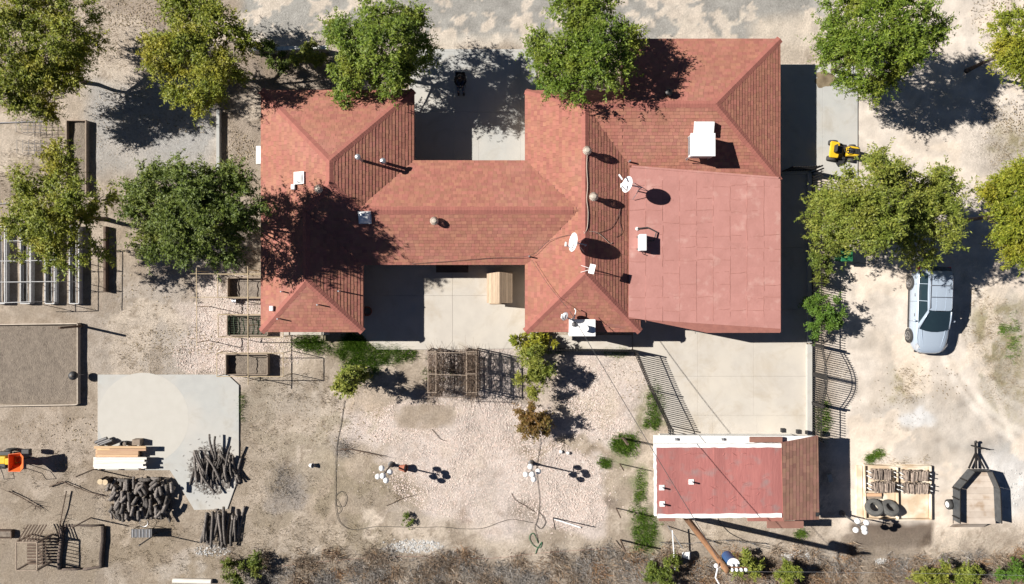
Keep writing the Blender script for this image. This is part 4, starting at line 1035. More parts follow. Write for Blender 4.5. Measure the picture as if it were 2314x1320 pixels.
MB().beam(a+Vector((0,0,.28)),e+Vector((0,0,.28)),.15,.6).build('wall_body', conc_grey, w); MB().beam(a+Vector((0,0,.61)),e+Vector((0,0,.61)),.2,.06).build('wall_cap', white_m, w)
tag(MB().beam(G(495,250,.12),G(495,385,.12),.16,.34).build('low_kerb_wall', conc_grey), 'thin pale concrete kerb wall beside the shaded dirt strip', 'wall')

# ================================================================ parked car
CX = Matrix.Translation(G(2080,690,0).to_3d()*0 + Vector((22.12,-.92,0))) @ Matrix.Rotation(R(-91.4),4,'Z')   # local +x = front
car = thing('parked_car', 'silver-blue estate car with roof rails parked on the sand', 'car', (22.12,-.92,0))
# body loft along x: front +2.3, rear -2.3
ST = [(2.33,.36,.50,.66),(2.27,.56,.38,.75),(2.13,.72,.28,.83),(1.88,.83,.24,.90),(1.4,.905,.22,.955),(1.0,.925,.22,.99),(.72,.925,.22,1.02),(0,.925,.22,1.03),(-1.0,.925,.22,1.04),(-1.7,.91,.23,1.05),(-2.02,.84,.28,1.04),(-2.20,.72,.34,1.0),(-2.30,.52,.48,.85)]
rings = []
for (x,w,zb,zt) in ST:
    hz = zt-zb
    half = [(w*.86,zb),(w*.97,zb+.10*hz),(w,zb+.34*hz),(w*.995,zb+.62*hz),(w*.965,zb+.84*hz),(w*.88,zb+.96*hz),(w*.72,zt+.005),(w*.36,zt+.025)]
    ring = [Vector((x,y,z)) for y,z in half]+[Vector((x,0,zt+.032))]+[Vector((x,-y,z)) for y,z in half[::-1]]
    rings.append(ring)
body = MB().loft(rings); body_o = body.build('body', car_p, car, smooth=True, xf=CX)
# hood crease lines, grille, bumper
for s in (-1,1): MB().tube([(.78,s*.66,1.045),(1.4,s*.58,.985),(2.0,s*.44,.885)],.012,5).build('hood_crease', car_p, body_o, xf=CX)
MB().box((2.27,0,.66),(.06,.9,.12)).build('grille', black_pl, car, xf=CX, bevel=.02)
MB().box((2.24,0,.40),(.12,1.3,.10)).build('bumper_lip', black_pl, car, xf=CX, bevel=.03)
MB().box((-2.27,0,.42),(.12,1.3,.14)).build('bumper_lip', black_pl, car, xf=CX, bevel=.03)
# greenhouse
for s_ in (-1,1):
    for x_ in (.62,-.42,-1.32): MB().tube([(x_,s_*.932,.34),(x_+.02,s_*.934,.62),(x_,s_*.905,.93),(x_,s_*.84,1.03)],.006,4).build('door_seam', black_pl, body_o, xf=CX)
    MB().tube([(.80,s_*.80,1.02),(1.5,s_*.79,.94),(2.05,s_*.66,.85)],.006,4).build('bonnet_seam', black_pl, body_o, xf=CX)
    MB().tube([(.92,s_*.15,1.09),(.78,s_*.55,1.13)],.010,4).build('wiper', black_pl, body_o, xf=CX)
MB().tube([(2.12,-.66,.82),(2.2,0,.80),(2.12,.66,.82)],.008,4).build('bonnet_seam', black_pl, body_o, xf=CX)
MB().box((2.31,0,.55),(.02,.32,.11)).build('number_plate', white_paint, car, xf=CX)
def gp(x,y,z): return Vector((x,y,z))
belt = .84; rw = .60
roofr = []
for (x,z,w_) in [(.05,1.565,.56),(-.08,1.59,.595),(-.5,1.625,.615),(-1.2,1.63,.61),(-1.75,1.60,.595),(-2.0,1.56,.575)]:
    roofr.append([gp(x,s*w_*f,z+.03*(1-f*f)) for s,f in ((1,1),(1,.66),(1,.33),(1,0),(-1,.33),(-1,.66),(-1,1))])
rm = MB().loft(roofr, closed=False); rf = rm.build('roof', car_p, car, smooth='all', xf=CX)
for s in (-1,1):
    MB().tube([(-.05,s*.565,1.60),(-.1,s*.565,1.655),(-1.7,s*.56,1.675),(-1.78,s*.56,1.62)],.016,6).build('roof_rail', chrome, rf, xf=CX)
    MB().tube([(.02,s*.23,1.613),(-.6,s*.24,1.655),(-1.7,s*.24,1.635)],.010,5).build('roof_rib', car_p, rf, xf=CX)
for x in (-.65,-1.25): MB().beam((x,-.56,1.695),(x,.56,1.695),.03,.02).build('crossbar', chrome, rf, xf=CX)
ws = MB()   # windscreen, curved
rr = []
for f in (0,.5,1):
    x = 1.02+(.02-1.02)*f; z = 1.035+(1.575-1.035)*f; w_ = .78+(.57-.78)*f
    rr.append([gp(x+.16*(1-t*t)*(1-.55*f),t*w_,z+.012) for t in (-1,-.6,-.2,.2,.6,1)])
ws.loft(rr, closed=False).build('windscreen', glass_d, car, smooth='all', xf=CX)
rr = []
for f in (0,.5,1):
    x = -2.22+(.22)*f; z = 1.04+.51*f; w_ = .76+(.56-.76)*f
    rr.append([gp(x-.05*(1-t*t),t*w_,z+.01) for t in (-1,-.5,0,.5,1)])
MB().loft(rr, closed=False).build('rear_window', glass_d, car, smooth='all', xf=CX)
for s in (-1,1):
    # painted side frame then glass set 6 mm proud
    MB().add([gp(1.0,s*.83,1.03),gp(-2.2,s*.80,1.03),gp(-2.0,s*.575,1.56),gp(.08,s*.585,1.56),gp(-.9,s*.855,1.03),gp(-.9,s*.61,1.61)],[(0,4,5,3),(4,1,2,5)]).build('window_frame', car_p, car, smooth='all', xf=CX)
    for (xa_,xb_,xc_,xd_) in [(.74,-.44,-.42,.04),(-.47,-1.33,-1.31,-.45),(-1.36,-2.02,-1.86,-1.34)]:
        MB().add([gp(xa_,s*.842,1.075),gp(xb_,s*.848,1.075),gp(xc_,s*.652,1.53),gp(xd_,s*.645,1.53)],[(0,1,2,3)]).build('side_window', glass_d, car, xf=CX)
    MB().tube([(1.0,s*.79,1.05),(.55,s*.70,1.32),(.10,s*.585,1.57)],.035,6).build('pillar', car_p, car, smooth='all', xf=CX)
    m_ = MB().sphere((.60,s*1.02,1.05),.1,12,8,(.6,1.0,.75)).build('mirror', car_p, car, smooth='all', xf=CX); MB().beam((.62,s*.85,1.02),(.60,s*.98,1.04),.03).build('mirror_arm', black_pl, m_, xf=CX)
    MB().add([gp(2.16,s*.50,.80),gp(2.20,s*.70,.70),gp(1.92,s*.86,.80),gp(1.75,s*.83,.92),gp(1.95,s*.66,.90)],[(0,1,2,3,4)] ).build('headlight', clear_lens, car, xf=Matrix.Translation((0,0,.02)) and CX)
    MB().box((-2.17,s*.74,.90),(.16,.22,.26)).build('tail_light', red_lens, car, xf=CX, bevel=.03)
    for x in (.30,-.75): MB().box((x,s*.935,.86),(.16,.02,.03)).build('door_handle', chrome, car, xf=CX)
    MB().beam((1.0,s*.94,.28),(-1.1,s*.94,.28),.04,.10).build('side_sill', black_pl, car, xf=CX)
    for x in (1.42,-1.38):
        q_ = Quaternion((1,0,0), math.pi/2*(-s))
        ty = MB().lathe([(.22,-.11),(.31,-.11),(.335,-.07),(.335,.07),(.31,.11),(.22,.11)], (x,s*.86,.335), 22, q_).build('tyre', rubber, car, smooth=True, xf=CX)
        rim = MB().lathe([(.215,.085),(.225,.115),(.20,.118),(.185,.095)], (x,s*.86,.335), 22, q_, close=False)
        for k in range(5):
            aa = k*2*math.pi/5; rim.beam(Vector((x,s*.975,.335)), Vector((x+.2*math.cos(aa),s*.968,.335+.2*math.sin(aa))), .05, .02)
        rim.lathe([(.05,.10),(.05,.125),(.01,.13)], (x,s*.86,.335), 10, q_); rim.build('rim', chrome, ty, xf=CX)
        MB().lathe([(.2,.06),(.01,.07)], (x,s*.86,.335), 16, q_).build('brake_disc', iron_br, ty, xf=CX)
        MB().lathe([(.36,.045),(.40,.045),(.40,.075),(.36,.075)], (x,s*.865,.335), 22, q_, close=False).build('wheel_arch', black_pl, car, xf=CX)

# ================================================================ riding mower (faces +x)
MX = Matrix.Translation(G(1903,343,.3)-Vector((0,0,.3))) @ Matrix.Rotation(R(-7),4,'Z')
mow = thing('riding_mower', 'yellow riding lawn mower with black seat and side chute', 'mower', MX.translation.copy())
def wheel(parent, c, r, w, xf, rimm, name='wheel'):
    q_ = Quaternion((1,0,0), math.pi/2)
    t_ = MB().lathe([(r*.5,-w/2),(r*.92,-w/2),(r,-w*.3),(r,w*.3),(r*.92,w/2),(r*.5,w/2)], c, 18, q_).build(name, rubber, parent, smooth=True, xf=xf)
    MB().lathe([(r*.5,-w*.35),(r*.5,w*.35),(.03,w*.42)], c, 14, q_).build('hub', rimm, t_, xf=xf)
for s in (-1,1):
    wheel(mow, (-.52,s*.42,.25), .25, .22, MX, yellow_p); wheel(mow, (.55,s*.38,.18), .18, .15, MX, yellow_p)
MB().prism([(.12,-.27),(.62,-.25),(.78,-.16),(.80,0),(.78,.16),(.62,.25),(.12,.27)], .36, .74).build('hood', yellow_p, mow, xf=MX, bevel=.06)
hv = MB()
for k in range(5): hv.box((.24+.11*k,0,.762),(.07,.30-.02*k,.035))
hv.build('hood_vent', black_pl, mow, xf=MX)
MB().box((.45,0,.748),(.6,.30,.02)).build('hood_panel', black_pl, mow, xf=MX)
MB().prism([(-.78,-.38),(-.72,-.44),(-.30,-.42),(-.26,-.2),(-.26,.2),(-.30,.42),(-.72,.44),(-.78,.38)], .50, .60).build('rear_fender', yellow_p, mow, xf=MX, bevel=.04)
MB().box((-.08,0,.30),(.56,.78,.06)).build('footplate', black_pl, mow, xf=MX)
st = MB().box((-.36,0,.68),(.40,.40,.10)).build('seat', black_pl, mow, xf=MX, bevel=.04); MB().box((-.58,0,.86),(.09,.40,.36)).build('seat_back', black_pl, mow, xf=MX, bevel=.04)
q_ = Quaternion((0,1,0), R(-25))
sw = MB(); c_ = Vector((.02,0,.93)); pts = [c_+q_@Vector((.17*math.cos(t*2*math.pi/20),.17*math.sin(t*2*math.pi/20),0)) for t in range(21)]
sw.tube(pts,.018,6,cap=False)
for k in range(3): sw.beam(c_, c_+q_@Vector((.16*math.cos(k*2.09),.16*math.sin(k*2.09),0)), .03,.012)
sw.tube([c_,(.16,0,.55)],.025,6); sw.build('steering_wheel', black_pl, mow, xf=MX)
MB().prism([(-.30,-.36),(.28,-.36),(.34,0),(.28,.36),(-.30,.36),(-.36,0)], .12, .24).build('mower_deck', black_pl, mow, xf=MX, bevel=.03)
MB().add([Vector(p) for p in ((-.25,-.40,.26),(.22,-.40,.26),(.16,-.62,.20),(-.02,-.78,.10),(-.16,-.62,.18),(-.25,-.40,.10),(.22,-.40,.10),(.16,-.62,.08),(-.02,-.78,.06),(-.16,-.62,.08))],[(0,4,3,2,1),(0,1,6,5),(1,2,7,6),(2,3,8,7),(3,4,9,8),(4,0,5,9),(5,6,7,8,9)]).build('discharge_chute', black_pl, mow, xf=MX)

# ================================================================ utility trailer
def TP(x,y,h): return G(x,y,h)
DZ = .45
tr_ = thing('flatbed_trailer', 'black-sided utility trailer with a worn pale plank deck', 'trailer', G(2205,1120))
dl = [(24.30,-9.45),(25.22,-9.45),(25.62,-10.35),(25.72,-12.34),(23.52,-12.34),(23.52,-10.35)]
deckw = M('trailer_deck_board', (.53,.455,.385), (.44,.365,.30), 2, .85, spots=(.34,.245,.17), spotscale=1.3, spotlim=(.52,.66), obj=.08)
yb = -9.45
for k in range(9):
    y0,y1 = -9.45-k*.3212, -9.45-(k+1)*.3212+.008
    def wid(y):
        f = min(1,max(0,(-9.45-y)/.9)); g = max(0,(-10.35-y)/1.99)
        return (24.30+(23.52-24.30)*f, 25.22+(25.62-25.22)*f+(.10)*g)
    a_,b_ = wid(y0); c_,d_ = wid(y1)
    MB().prism([(a_,y0),(b_,y0),(d_,y1),(c_,y1)], DZ-.05, DZ+.001*(k%2)).build('deck_plank', deckw, tr_)
MB().prism([(p[0],p[1]) for p in dl], DZ-.13, DZ-.055).build('chassis', iron, tr_)
panel_m = M('trailer_steel', (.06,.065,.07), (.10,.105,.11), 4, .5, metal=.3)
def wall_panel(a, e, h=.52):
    MB().beam((a[0],a[1],DZ+h/2-.05),(e[0],e[1],DZ+h/2-.05),.035,h+.1).build('side_panel', panel_m, tr_)
    MB().beam((a[0],a[1],DZ+h+.01),(e[0],e[1],DZ+h+.01),.038,.03).build('top_rail', iron, tr_)
wall_panel(dl[0],dl[1],.42); wall_panel(dl[1],dl[2]); wall_panel((25.62,-10.37),(25.70,-12.15)); wall_panel(dl[0],dl[5]); wall_panel((23.52,-10.37),(23.52,-12.15))
for y in (-9.9,-10.4,-10.9,-11.9): MB().beam((23.46 if y<-10.3 else 23.86,y,DZ-.05),(23.46 if y<-10.3 else 23.86,y,DZ+.5),.06).build('stake_post', iron, tr_)
for (xw) in (23.34,25.90):
    q_ = Quaternion((0,1,0), math.pi/2)
    tw = MB().lathe([(.14,-.08),(.25,-.08),(.27,-.05),(.27,.05),(.25,.08),(.14,.08)], (xw,-11.35,.27), 18, q_).build('wheel', rubber, tr_, smooth=True)
    MB().lathe([(.16,-.09),(.16,.09),(.05,.10)], (xw,-11.35,.27), 16, q_).build('hub', white_paint, tw)
for s in (-.42,.42): MB().beam((24.76+s,-9.4,DZ-.08),(24.72,-8.55,DZ-.08),.07).build('tongue_arm', iron, tr_)
MB().beam((24.74,-9.4,DZ-.08),(24.70,-8.0,DZ-.08),.08).build('tongue', iron, tr_)
j = MB().tube([(24.70,-8.25,.02),(24.70,-8.25,.85)],.04,8).build('jack', iron, tr_); MB().beam((24.5,-8.25,.86),(24.9,-8.25,.86),.03).build('jack_handle', iron, j)
MB().sphere((24.70,-7.98,.42),.08,10,6).build('hitch_coupler', iron, tr_)
MB().prism([(23.45,-12.36),(25.3,-12.36),(25.3,-12.62),(23.45,-12.62)],[.40,.40,.05,.05],[.44,.44,.09,.09]).build('tail_ramp', deckw, tr_)

# ================================================================ plywood tray with firewood racks and tyres
ty = thing('plywood_tray', 'low plywood tray divided by boards holding firewood and tyres', 'tray', G(2023,1110))
for (a,b_,c,d) in [(1950,1050,2022,1107),(2024,1050,2097,1107),(1950,1109,2022,1170),(2024,1109,2097,1170)]:
    MB().prism([P2(a,b_,.06),P2(c,b_,.06),P2(c,d,.06),P2(a,d,.06)], -.04, .06).build('floor_sheet', wood_ply, ty)
for (a,e) in [((1949,1049),(2023,1053)),((2023,1053),(2098,1051)),((2098,1051),(2099,1171)),((1952,1169),(2025,1172)),((2025,1172),(2099,1171)),((1949,1049),(1952,1169)),((2023,1053),(2025,1172)),((1950,1109),(2020,1109))]:
    p,q = G(*a),G(*e); MB().beam(p+Vector((0,0,.12)),q+Vector((0,0,.12)),.05,.26).build('side_board', wood_ply, ty)
MB().prism([P2(1934,1051,0),P2(1946,1051,0),P2(1948,1168,0),P2(1934,1168,0)],-.04,.10).build('edge_sheet', wood_ply, ty)
tag(MB().box(G(1972,1118,.16)-Vector((0,0,0)),(.92,.16,.10)).build('wood_beam', wood_new), 'short brown timber lying in the tray next to the tyres', 'beam')
MB().box(G(1972,1124,.12),(.92,.14,.09)).build('wood_beam', wood_old); tag(bpy.data.objects['wood_beam.001'], 'grey timber lying beside the short brown timber in the tray', 'beam')
def old_tyre(px, py, tilt, rz, lab):
    c = G(px,py,.32); t_ = thing('old_tyre', lab, 'tyre', (c.x,c.y,0), 'old tyres in the tray')
    q_ = Quaternion((0,0,1),rz)@Quaternion((1,0,0),tilt)
    MB().lathe([(.24,-.13),(.34,-.15),(.42,-.13),(.45,-.07),(.45,.07),(.42,.13),(.34,.15),(.24,.13),(.25,0.0),(.24,-.13)], (c.x,c.y,.42), 28, q_, close=False).build('tread', tyre_old, t_, smooth=True)
    g = MB()
    for k in range(40):
        a = k*2*math.pi/40; g.box(Vector((c.x,c.y,.42))+q_@Vector((.452*math.cos(a),.452*math.sin(a),0)),(.02,.03,.2),rot=q_@Quaternion((0,0,1),a))
    g.build('tread_blocks', tyre_old, t_)
old_tyre(1973,1146,-R(36),R(8),'worn black tyre leaning against the tray board by the timbers'); old_tyre(2009,1147,-R(46),R(-6),'dusty grey tyre leaning behind the worn black tyre')
lg = random.Random(21)
def log_mesh(L_, r, seed, split=False, bend=.0, n=7):
    rg = random.Random(seed); pts = []; rr = []
    m = 5 if not split else 2
    for i in range(m+1):
        t = i/m; pts.append(Vector((math.sin(t*3.1+seed)*bend, (t-.5)*L_, math.cos(t*2.3+seed)*bend*.5))); rr.append(r*rg.uniform(.88,1.1)*(1-.18*t))
    mb = MB().tube(pts, rr, n)
    if split: mb.v = [Vector((p.x*rg.uniform(.6,1.25),p.y,p.z*rg.uniform(.6,1.2))) for p in mb.v]
    me_ = mb.mesh('log', smooth=False)
    if not split:
        for p_ in me_.polygons[:-2]: p_.use_smooth = True
    return me_
FW = []
for k in range(8):
    me_ = log_mesh(.5, .055, 300+k, True, 0, 5); me_.materials.append(splitwood); FW.append(me_)
for (xa_,xb_,yc,miss,nm) in [(1975,2018,1074,(5,),'back left'),(2047,2098,1077,(),'back right'),(1976,2024,1102,(),'front left'),(2047,2100,1105,(5,),'front right')]:
    p0,p1 = G(xa_,yc,.55),G(xb_,yc,.55); cxm = (p0.x+p1.x)/2
    desc = {'back left':'beside the plywood divider farthest from the tyres','back right':'at the tray corner away from the tyres','front left':'next to the short brown timber','front right':'beside the tray edge facing the trailer'}[nm]
    rk = thing('firewood_rack', 'low white-railed firewood rack '+desc, 'rack', (cxm,p0.y,0), 'firewood racks on the tray')
    for s in (-.12,.12): MB().beam((p0.x-.22,p0.y+s,.12),(p1.x+.22,p0.y+s,.12),.05,.07).build('rail', white_paint, rk)
    for x in (p0.x-.16,p1.x+.16):
        for s in (-.12,.12): MB().beam((x,p0.y+s,.08),(x,p0.y+s,.56),.04).build('upright', white_paint, rk)
    n = int((p1.x-p0.x)/.092)
    for lay_ in range(5):
        for i in range(n):
            if lay_ == 4 and (i in miss or lg.random()<.12): continue
            o = inst('firewood_log', lg.choice(FW), None, (p0.x+.03+(i+.5*(lay_%2))*.092+lg.uniform(-.012,.012), p0.y+lg.uniform(-.04,.04), .20+lay_*.092+lg.uniform(-.01,.01)), (lg.uniform(-.05,.05),lg.uniform(0,6),lg.uniform(-.14,.14)), (1,lg.uniform(.85,1.12),1))
            tag(o, 'split firewood log in the rack '+desc, 'log', 'firewood logs in the rack '+desc)

tag(MB().beam(G(1828,778,.1),G(1828,985,.1),.26,.24).build('fence_kerb', conc_grey),'grey concrete kerb under the arched gate and short fence','kerb')
tag(MB().beam(G(1828,392,.1),G(1828,774,.1),.22,.24).build('fence_kerb', conc_grey),'long grey concrete kerb under the shaded patio fence','kerb')

# ================================================================ things on the roofs
def dish(name, label, px, py, hc, r, az, tilt, base, mat=white_plastic, squash=1.12, group=None):
    """az: direction the dish looks (degrees, 0=+x); tilt: elevation of its axis"""
    c = G(px,py,hc); t = thing(name, label, 'satellite dish', base, group)
    ax = Vector((math.cos(R(az))*math.cos(R(tilt)), math.sin(R(az))*math.cos(R(tilt)), math.sin(R(tilt))))
    q_ = Vector((0,0,1)).rotation_difference(ax)
    prof = [(r*f, .22*r*f*f) for f in (.02,.25,.5,.75,1.0)]
    d = MB().lathe(prof+[(r*1.0,.22*r+.02),(r*.75,.125*r-.015),(r*.02,-.02)], c, 26, q_).build('reflector', mat, t, smooth=True)
    arm = c + q_@Vector((0,-r*.9,.05)); feed = c + ax*(r*1.05) + q_@Vector((0,-r*.35,0))
    MB().beam(arm, feed, .04).build('feed_arm', galv, t); MB().box(feed,(.09,.22,.09),rot=q_).build('feed_head', white_plastic, t, bevel=.02)
    b_ = Vector(base); back = c - ax*.06
    MB().tube([b_, Vector((b_.x,b_.y,back.z-.1)), back],.03,8).build('mast', galv, t)
    return t, c, ax
bx = on_roof(1432,432,0); b1 = Vector((G(1440,432,2.72).x,G(1440,432,2.72).y,2.72))
t,c,ax = dish('satellite_dish','round white satellite dish on a tripod mast at the flat roof edge',1421,418,4.15,.40,168,28,b1)
for k in range(3):
    a = k*2.1; MB().tube([b1+Vector((0,0,.75)), b1+Vector((.5*math.cos(a),.5*math.sin(a),.02 if math.cos(a)>-.3 else .1))],.016,6).build('tripod_leg', galv, t)
MB().box(c+ax*.5+Vector((0,.25,0)),(.06,.3,.1),rz=.6).build('feed_head', white_plastic, t)
b2 = on_roof(1322,556,0)
t,c,ax = dish('satellite_dish','large leaning white satellite dish on the ridge of the middle wing',1300,548,4.35,.46,172,20,b2)
for dy in (-.35,.35): MB().tube([b2+Vector((0,dy,-.05)), c-ax*.08],.014,6).build('stay', galv, t)
b3 = on_roof(1330,608,0)
t = thing('antenna_panel','small flat pale antenna panel on a tripod where the ridge meets the hip','antenna',b3)
c = G(1338,608,4.35); q_ = Quaternion((0,0,1),R(-14))@Quaternion((0,1,0),R(-18))
MB().box(c,(.28,.46,.035),rot=q_).build('panel', white_plastic, t, bevel=.01); MB().tube([b3,c],.02,6).build('mast', galv, t)
for a in (2.6,3.6): MB().tube([c-Vector((0,0,.1)), b3+Vector((.5*math.cos(a),.5*math.sin(a)*.8,-.12))],.012,5).build('stay', white_paint, t)
b4 = on_roof(1290,722,0)
t,c,ax = dish('satellite_dish','small grey satellite dish beside the big white cooler',1278,716,3.5,.22,150,35,b4, galv)
MB().tube([b4, b4+Vector((.12,.1,.55)), b4+Vector((.2,.45,.62)), b4+Vector((.15,.55,.5))],.028,6).build('service_arm', white_paint, t)
# evaporative cooler on legs over the north-east slope
e0 = G(1594,322,4.4); rb = rz_(e0.x,e0.y)
t = thing('evaporative_cooler','white evaporative cooler on a steel stand on the north-east roof slope','cooler',(e0.x,e0.y,rb))
MB().box((e0.x,e0.y-.02,rb+.72),(1.12,1.05,.62)).build('cabinet', white_paint, t, bevel=.03)
MB().box((e0.x,e0.y-.02,rb+1.055),(1.2,1.12,.04)).build('lid', white_plastic, t, bevel=.015)
lv = MB()
for k in range(7): lv.box((e0.x-.57,e0.y,rb+.48+k*.07),(.02,.9,.035))
for k in range(7): lv.box((e0.x,e0.y-.555,rb+.48+k*.07),(.95,.02,.035))
lv.build('louvre_slats', galv, t)
for sx in (-.54,.54):
    for sy in (-.5,.48):
        x,y = e0.x+sx,e0.y+sy; MB().beam((x,y,rz_(x,y)-.02),(x,y,rb+.45),.04).build('leg', galv, t)
MB().beam((e0.x-.58,e0.y-.62,rb+.1),(e0.x-.50,e0.y-.45,rb+.9),.03).build('brace', galv, t)
p = G(1589,291,rb+.35); z = rz_(p.x,p.y)
MB().box((p.x,p.y,z+.20),(.95,.62,.28),rot=Quaternion((1,0,0),R(18))).build('duct', white_paint, t, bevel=.02)
# condenser on the flat roof
p = G(1453,548,3.25); zf = fz(p.x)
t = thing('condenser_unit','slim white condenser unit standing on the flat roof','condenser',(p.x,p.y,zf))
MB().box((p.x,p.y,zf+.36),(.34,.82,.62)).build('cabinet', white_paint, t, bevel=.03)
MB().lathe([(.26,-.01),(.26,.015),(.05,.02)],(p.x+.175,p.y+.08,zf+.37),18,Quaternion((0,1,0),R(90))).build('fan_guard', iron_br, t)
for s in (-.3,.3): MB().box((p.x,p.y+s,zf+.025),(.42,.08,.06)).build('foot', rubber, t)
MB().tube([(p.x,p.y-.42,zf+.2),(p.x+.1,p.y-.55,zf+.08),(p.x+.3,p.y-.62,zf+.03)],.018,6).build('pipe_connection', cable_m, t)
p2 = G(1440,517,2.75); MB().tube([(p.x+.2,p.y+.1,zf+.25),(p.x+.62,p.y+.12,zf+.12),(p.x+.75,p.y+.55,zf+.1),(p.x+.3,p.y+.78,zf+.1),(p2.x,p2.y,zf+.08)],.035,8).build('refrigerant_line', cable_m, t)
MB().lathe([(.09,-.02),(.09,.05),(.03,.1)],(p2.x,p2.y,zf),10).build('line_flange', white_paint, t)
# big cooler on a white platform by the south hip
p = G(1316,741,3.0)
t = thing('rooftop_cooler','big white cooler cabinet with round lid beside the south hip','cooler',(p.x,p.y,0))
MB().box((p.x,p.y,2.42),(1.26,.80,.98)).build('cabinet', white_paint, t, bevel=.025)
MB().box((p.x,p.y,2.925),(1.32,.84,.035)).build('lid', white_plastic, t, bevel=.01)
MB().tube([(p.x+.12,p.y-.02,2.94),(p.x+.12,p.y-.02,3.28)],.17,18).build('drum', white_plastic, t, smooth=True)
MB().sphere((p.x-.42,p.y+.17,3.0),.12,12,7,(1,1,.7)).build('motor_cap', iron_br, t, smooth='all')
MB().tube([(p.x-.35,p.y+.13,3.0),(p.x-.1,p.y+.05,3.0),(p.x+.02,p.y,3.05)],.012,5).build('tube_line', cable_m, t)
for s in (-.55,.55): MB().beam((p.x+s,p.y-.3,0.05),(p.x+s,p.y-.3,1.95),.07).build('leg', galv, t)
b_ = on_roof(1392,737,0); t = thing('pipe_rack','low red pipe rack lying along the south hip eave','pipe rack',b_)
for k in range(3): MB().tube([b_+Vector((-.5+.02*k,.0+.06*k,.12)), b_+Vector((.5,-.10+.06*k,-.02))],.018,6).build('pipe', seam_m, t)
# cables on the roof
def cable(name, label, pts, r=.012, mat=None, cat='cable', group=None):
    # smooth the polyline
    P = [Vector(p) for p in pts]; out = []
    for i in range(len(P)-1):
        p0,p1,p2,p3 = P[max(i-1,0)],P[i],P[i+1],P[min(i+2,len(P)-1)]
        for k in range(6):
            t_ = k/6; out.append(.5*((2*p1)+(p2-p0)*t_+(2*p0-5*p1+4*p2-p3)*t_*t_+(3*p1-p0-3*p2+p3)*t_**3))
    out.append(P[-1])
    return tag(MB().tube(out, r, 5).build(name, mat or cable_m, smooth='all'), label, cat, group)
def rp(px,py,up=.05):
    q = on_roof(px,py,up); return q+Vector((0,0,up))
cable('roof_cable','pale cable running down the ridge of the middle wing',[rp(1327,348),rp(1326,380),rp(1328,420),rp(1326,450),rp(1329,480),rp(1327,515),rp(1320,528)],.016,tan_metal)
cable('roof_cable','thin dark cable looped over the east shingle slope',[rp(1345,528),rp(1380,515),rp(1398,485),rp(1402,465),rp(1400,500),rp(1405,525),rp(1392,536)],.009)
cable('roof_cable','pale bent wire beside the looped dark cable',[rp(1318,524),rp(1345,524),rp(1362,535),rp(1378,550),rp(1384,548)],.012,tan_metal)
cable('roof_cable','long thin cable crossing the central wing eave to the vent pipe',[rp(930,596,.10),rp(1020,590,.10),rp(1110,583,.10),rp(1196,578,.2),rp(1240,545,.15),rp(1280,532,.1),rp(1296,530,.2)],.010)
cable('roof_cable','thin wire from the vent pipe down to the small dish',[rp(1202,588,.25),rp(1240,645,.2),rp(1284,698,.5)],.009)

# ================================================================ utility pole and wires
TOPH = 7.7
pb = Vector((G(1546,1164).x, G(1546,1164).y, 0)); pt = G(1643,1290,TOPH); pt = Vector((pb.x+(pt.x-pb.x)*.25+ (pt.x-pb.x)*.75, pt.y, TOPH))
up_ = thing('utility_pole','tall brown wooden utility pole with transformer behind the shed','utility pole',pb)
MB().tube([pb+Vector((0,0,-.2)), pb.lerp(pt,.5), pt],[.17,.15,.125],14).build('pole', pole_m, up_, smooth='all')
dirp = (pt-pb).normalized()
tc = pb.lerp(pt,.89)+Vector((.42,.10,0))
tf = MB().tube([tc+Vector((0,0,-.55)), tc+Vector((0,0,.35))],.26,18).build('transformer', blue_p, up_, smooth=True)
MB().tube([tc+Vector((0,0,.35)), tc+Vector((0,0,.40))],.27,18).build('transformer_lid', white_paint, tf, smooth=True)
for k in range(2): MB().lathe([(.03,0),(.06,.04),(.03,.08),(.06,.12),(.02,.18)], tc+Vector((-.1+.2*k,0,.4)), 10).build('bushing', white_plastic, tf)
MB().beam(pb.lerp(pt,.97)+Vector((-.1,.05,0)), pb.lerp(pt,.97)+Vector((.95,.02,0)),.09).build('crossarm', pole_m, up_)
for k in range(4):
    c = pb.lerp(pt,.97)+Vector((.25+.2*k,0,.05)); MB().lathe([(.03,0),(.075,.03),(.075,.07),(.04,.1),(.07,.13),(.02,.18)], c, 10).build('insulator', white_plastic, up_, smooth=True)
la = pb.lerp(pt,.92); MB().tube([la, la+Vector((-.25,-.1,.05)), la+Vector((-.35,-.5,.1)), la+Vector((-.1,-.95,.12))],.035,8).build('lamp_bracket', white_paint, up_)
MB().sphere(la+Vector((-.32,.02,.1)),.11,12,8,(1,1,.6)).build('street_lamp_head', white_plastic, up_, smooth='all'); MB().sphere(la+Vector((-.1,-1.05,.1)),.1,12,8,(.6,1.6,.6)).build('street_lamp_head', white_plastic, up_, smooth='all')
def sag(a, e, s, n=14): return [a.lerp(e,i/n)-Vector((0,0,s*4*(i/n)*(1-i/n))) for i in range(n+1)]
hm = G(1288,704,4.0)
tag(MB().tube(sag(pb.lerp(pt,.86), hm, .35), .016, 5).build('service_wire', cable_m), 'service wire dropping from the utility pole to the small dish corner', 'wire')
tag(MB().tube(sag(pt+Vector((.5,0,.1)), pt+Vector((28,-.6,.6)), .5), .006, 5).build('power_line', galv), 'thin power line running from the pole past the trailer', 'wire')
def gcable(name, label, pts, r, mat, cat): return cable(name, label, [G(x,y,.045) for x,y in pts], r, mat, cat)
gcable('drop_cable','black cable curving over the dirt behind the shed',[(1622,1172),(1630,1185),(1650,1205),(1690,1225),(1730,1238),(1780,1246)],.014,cable_m,'cable')
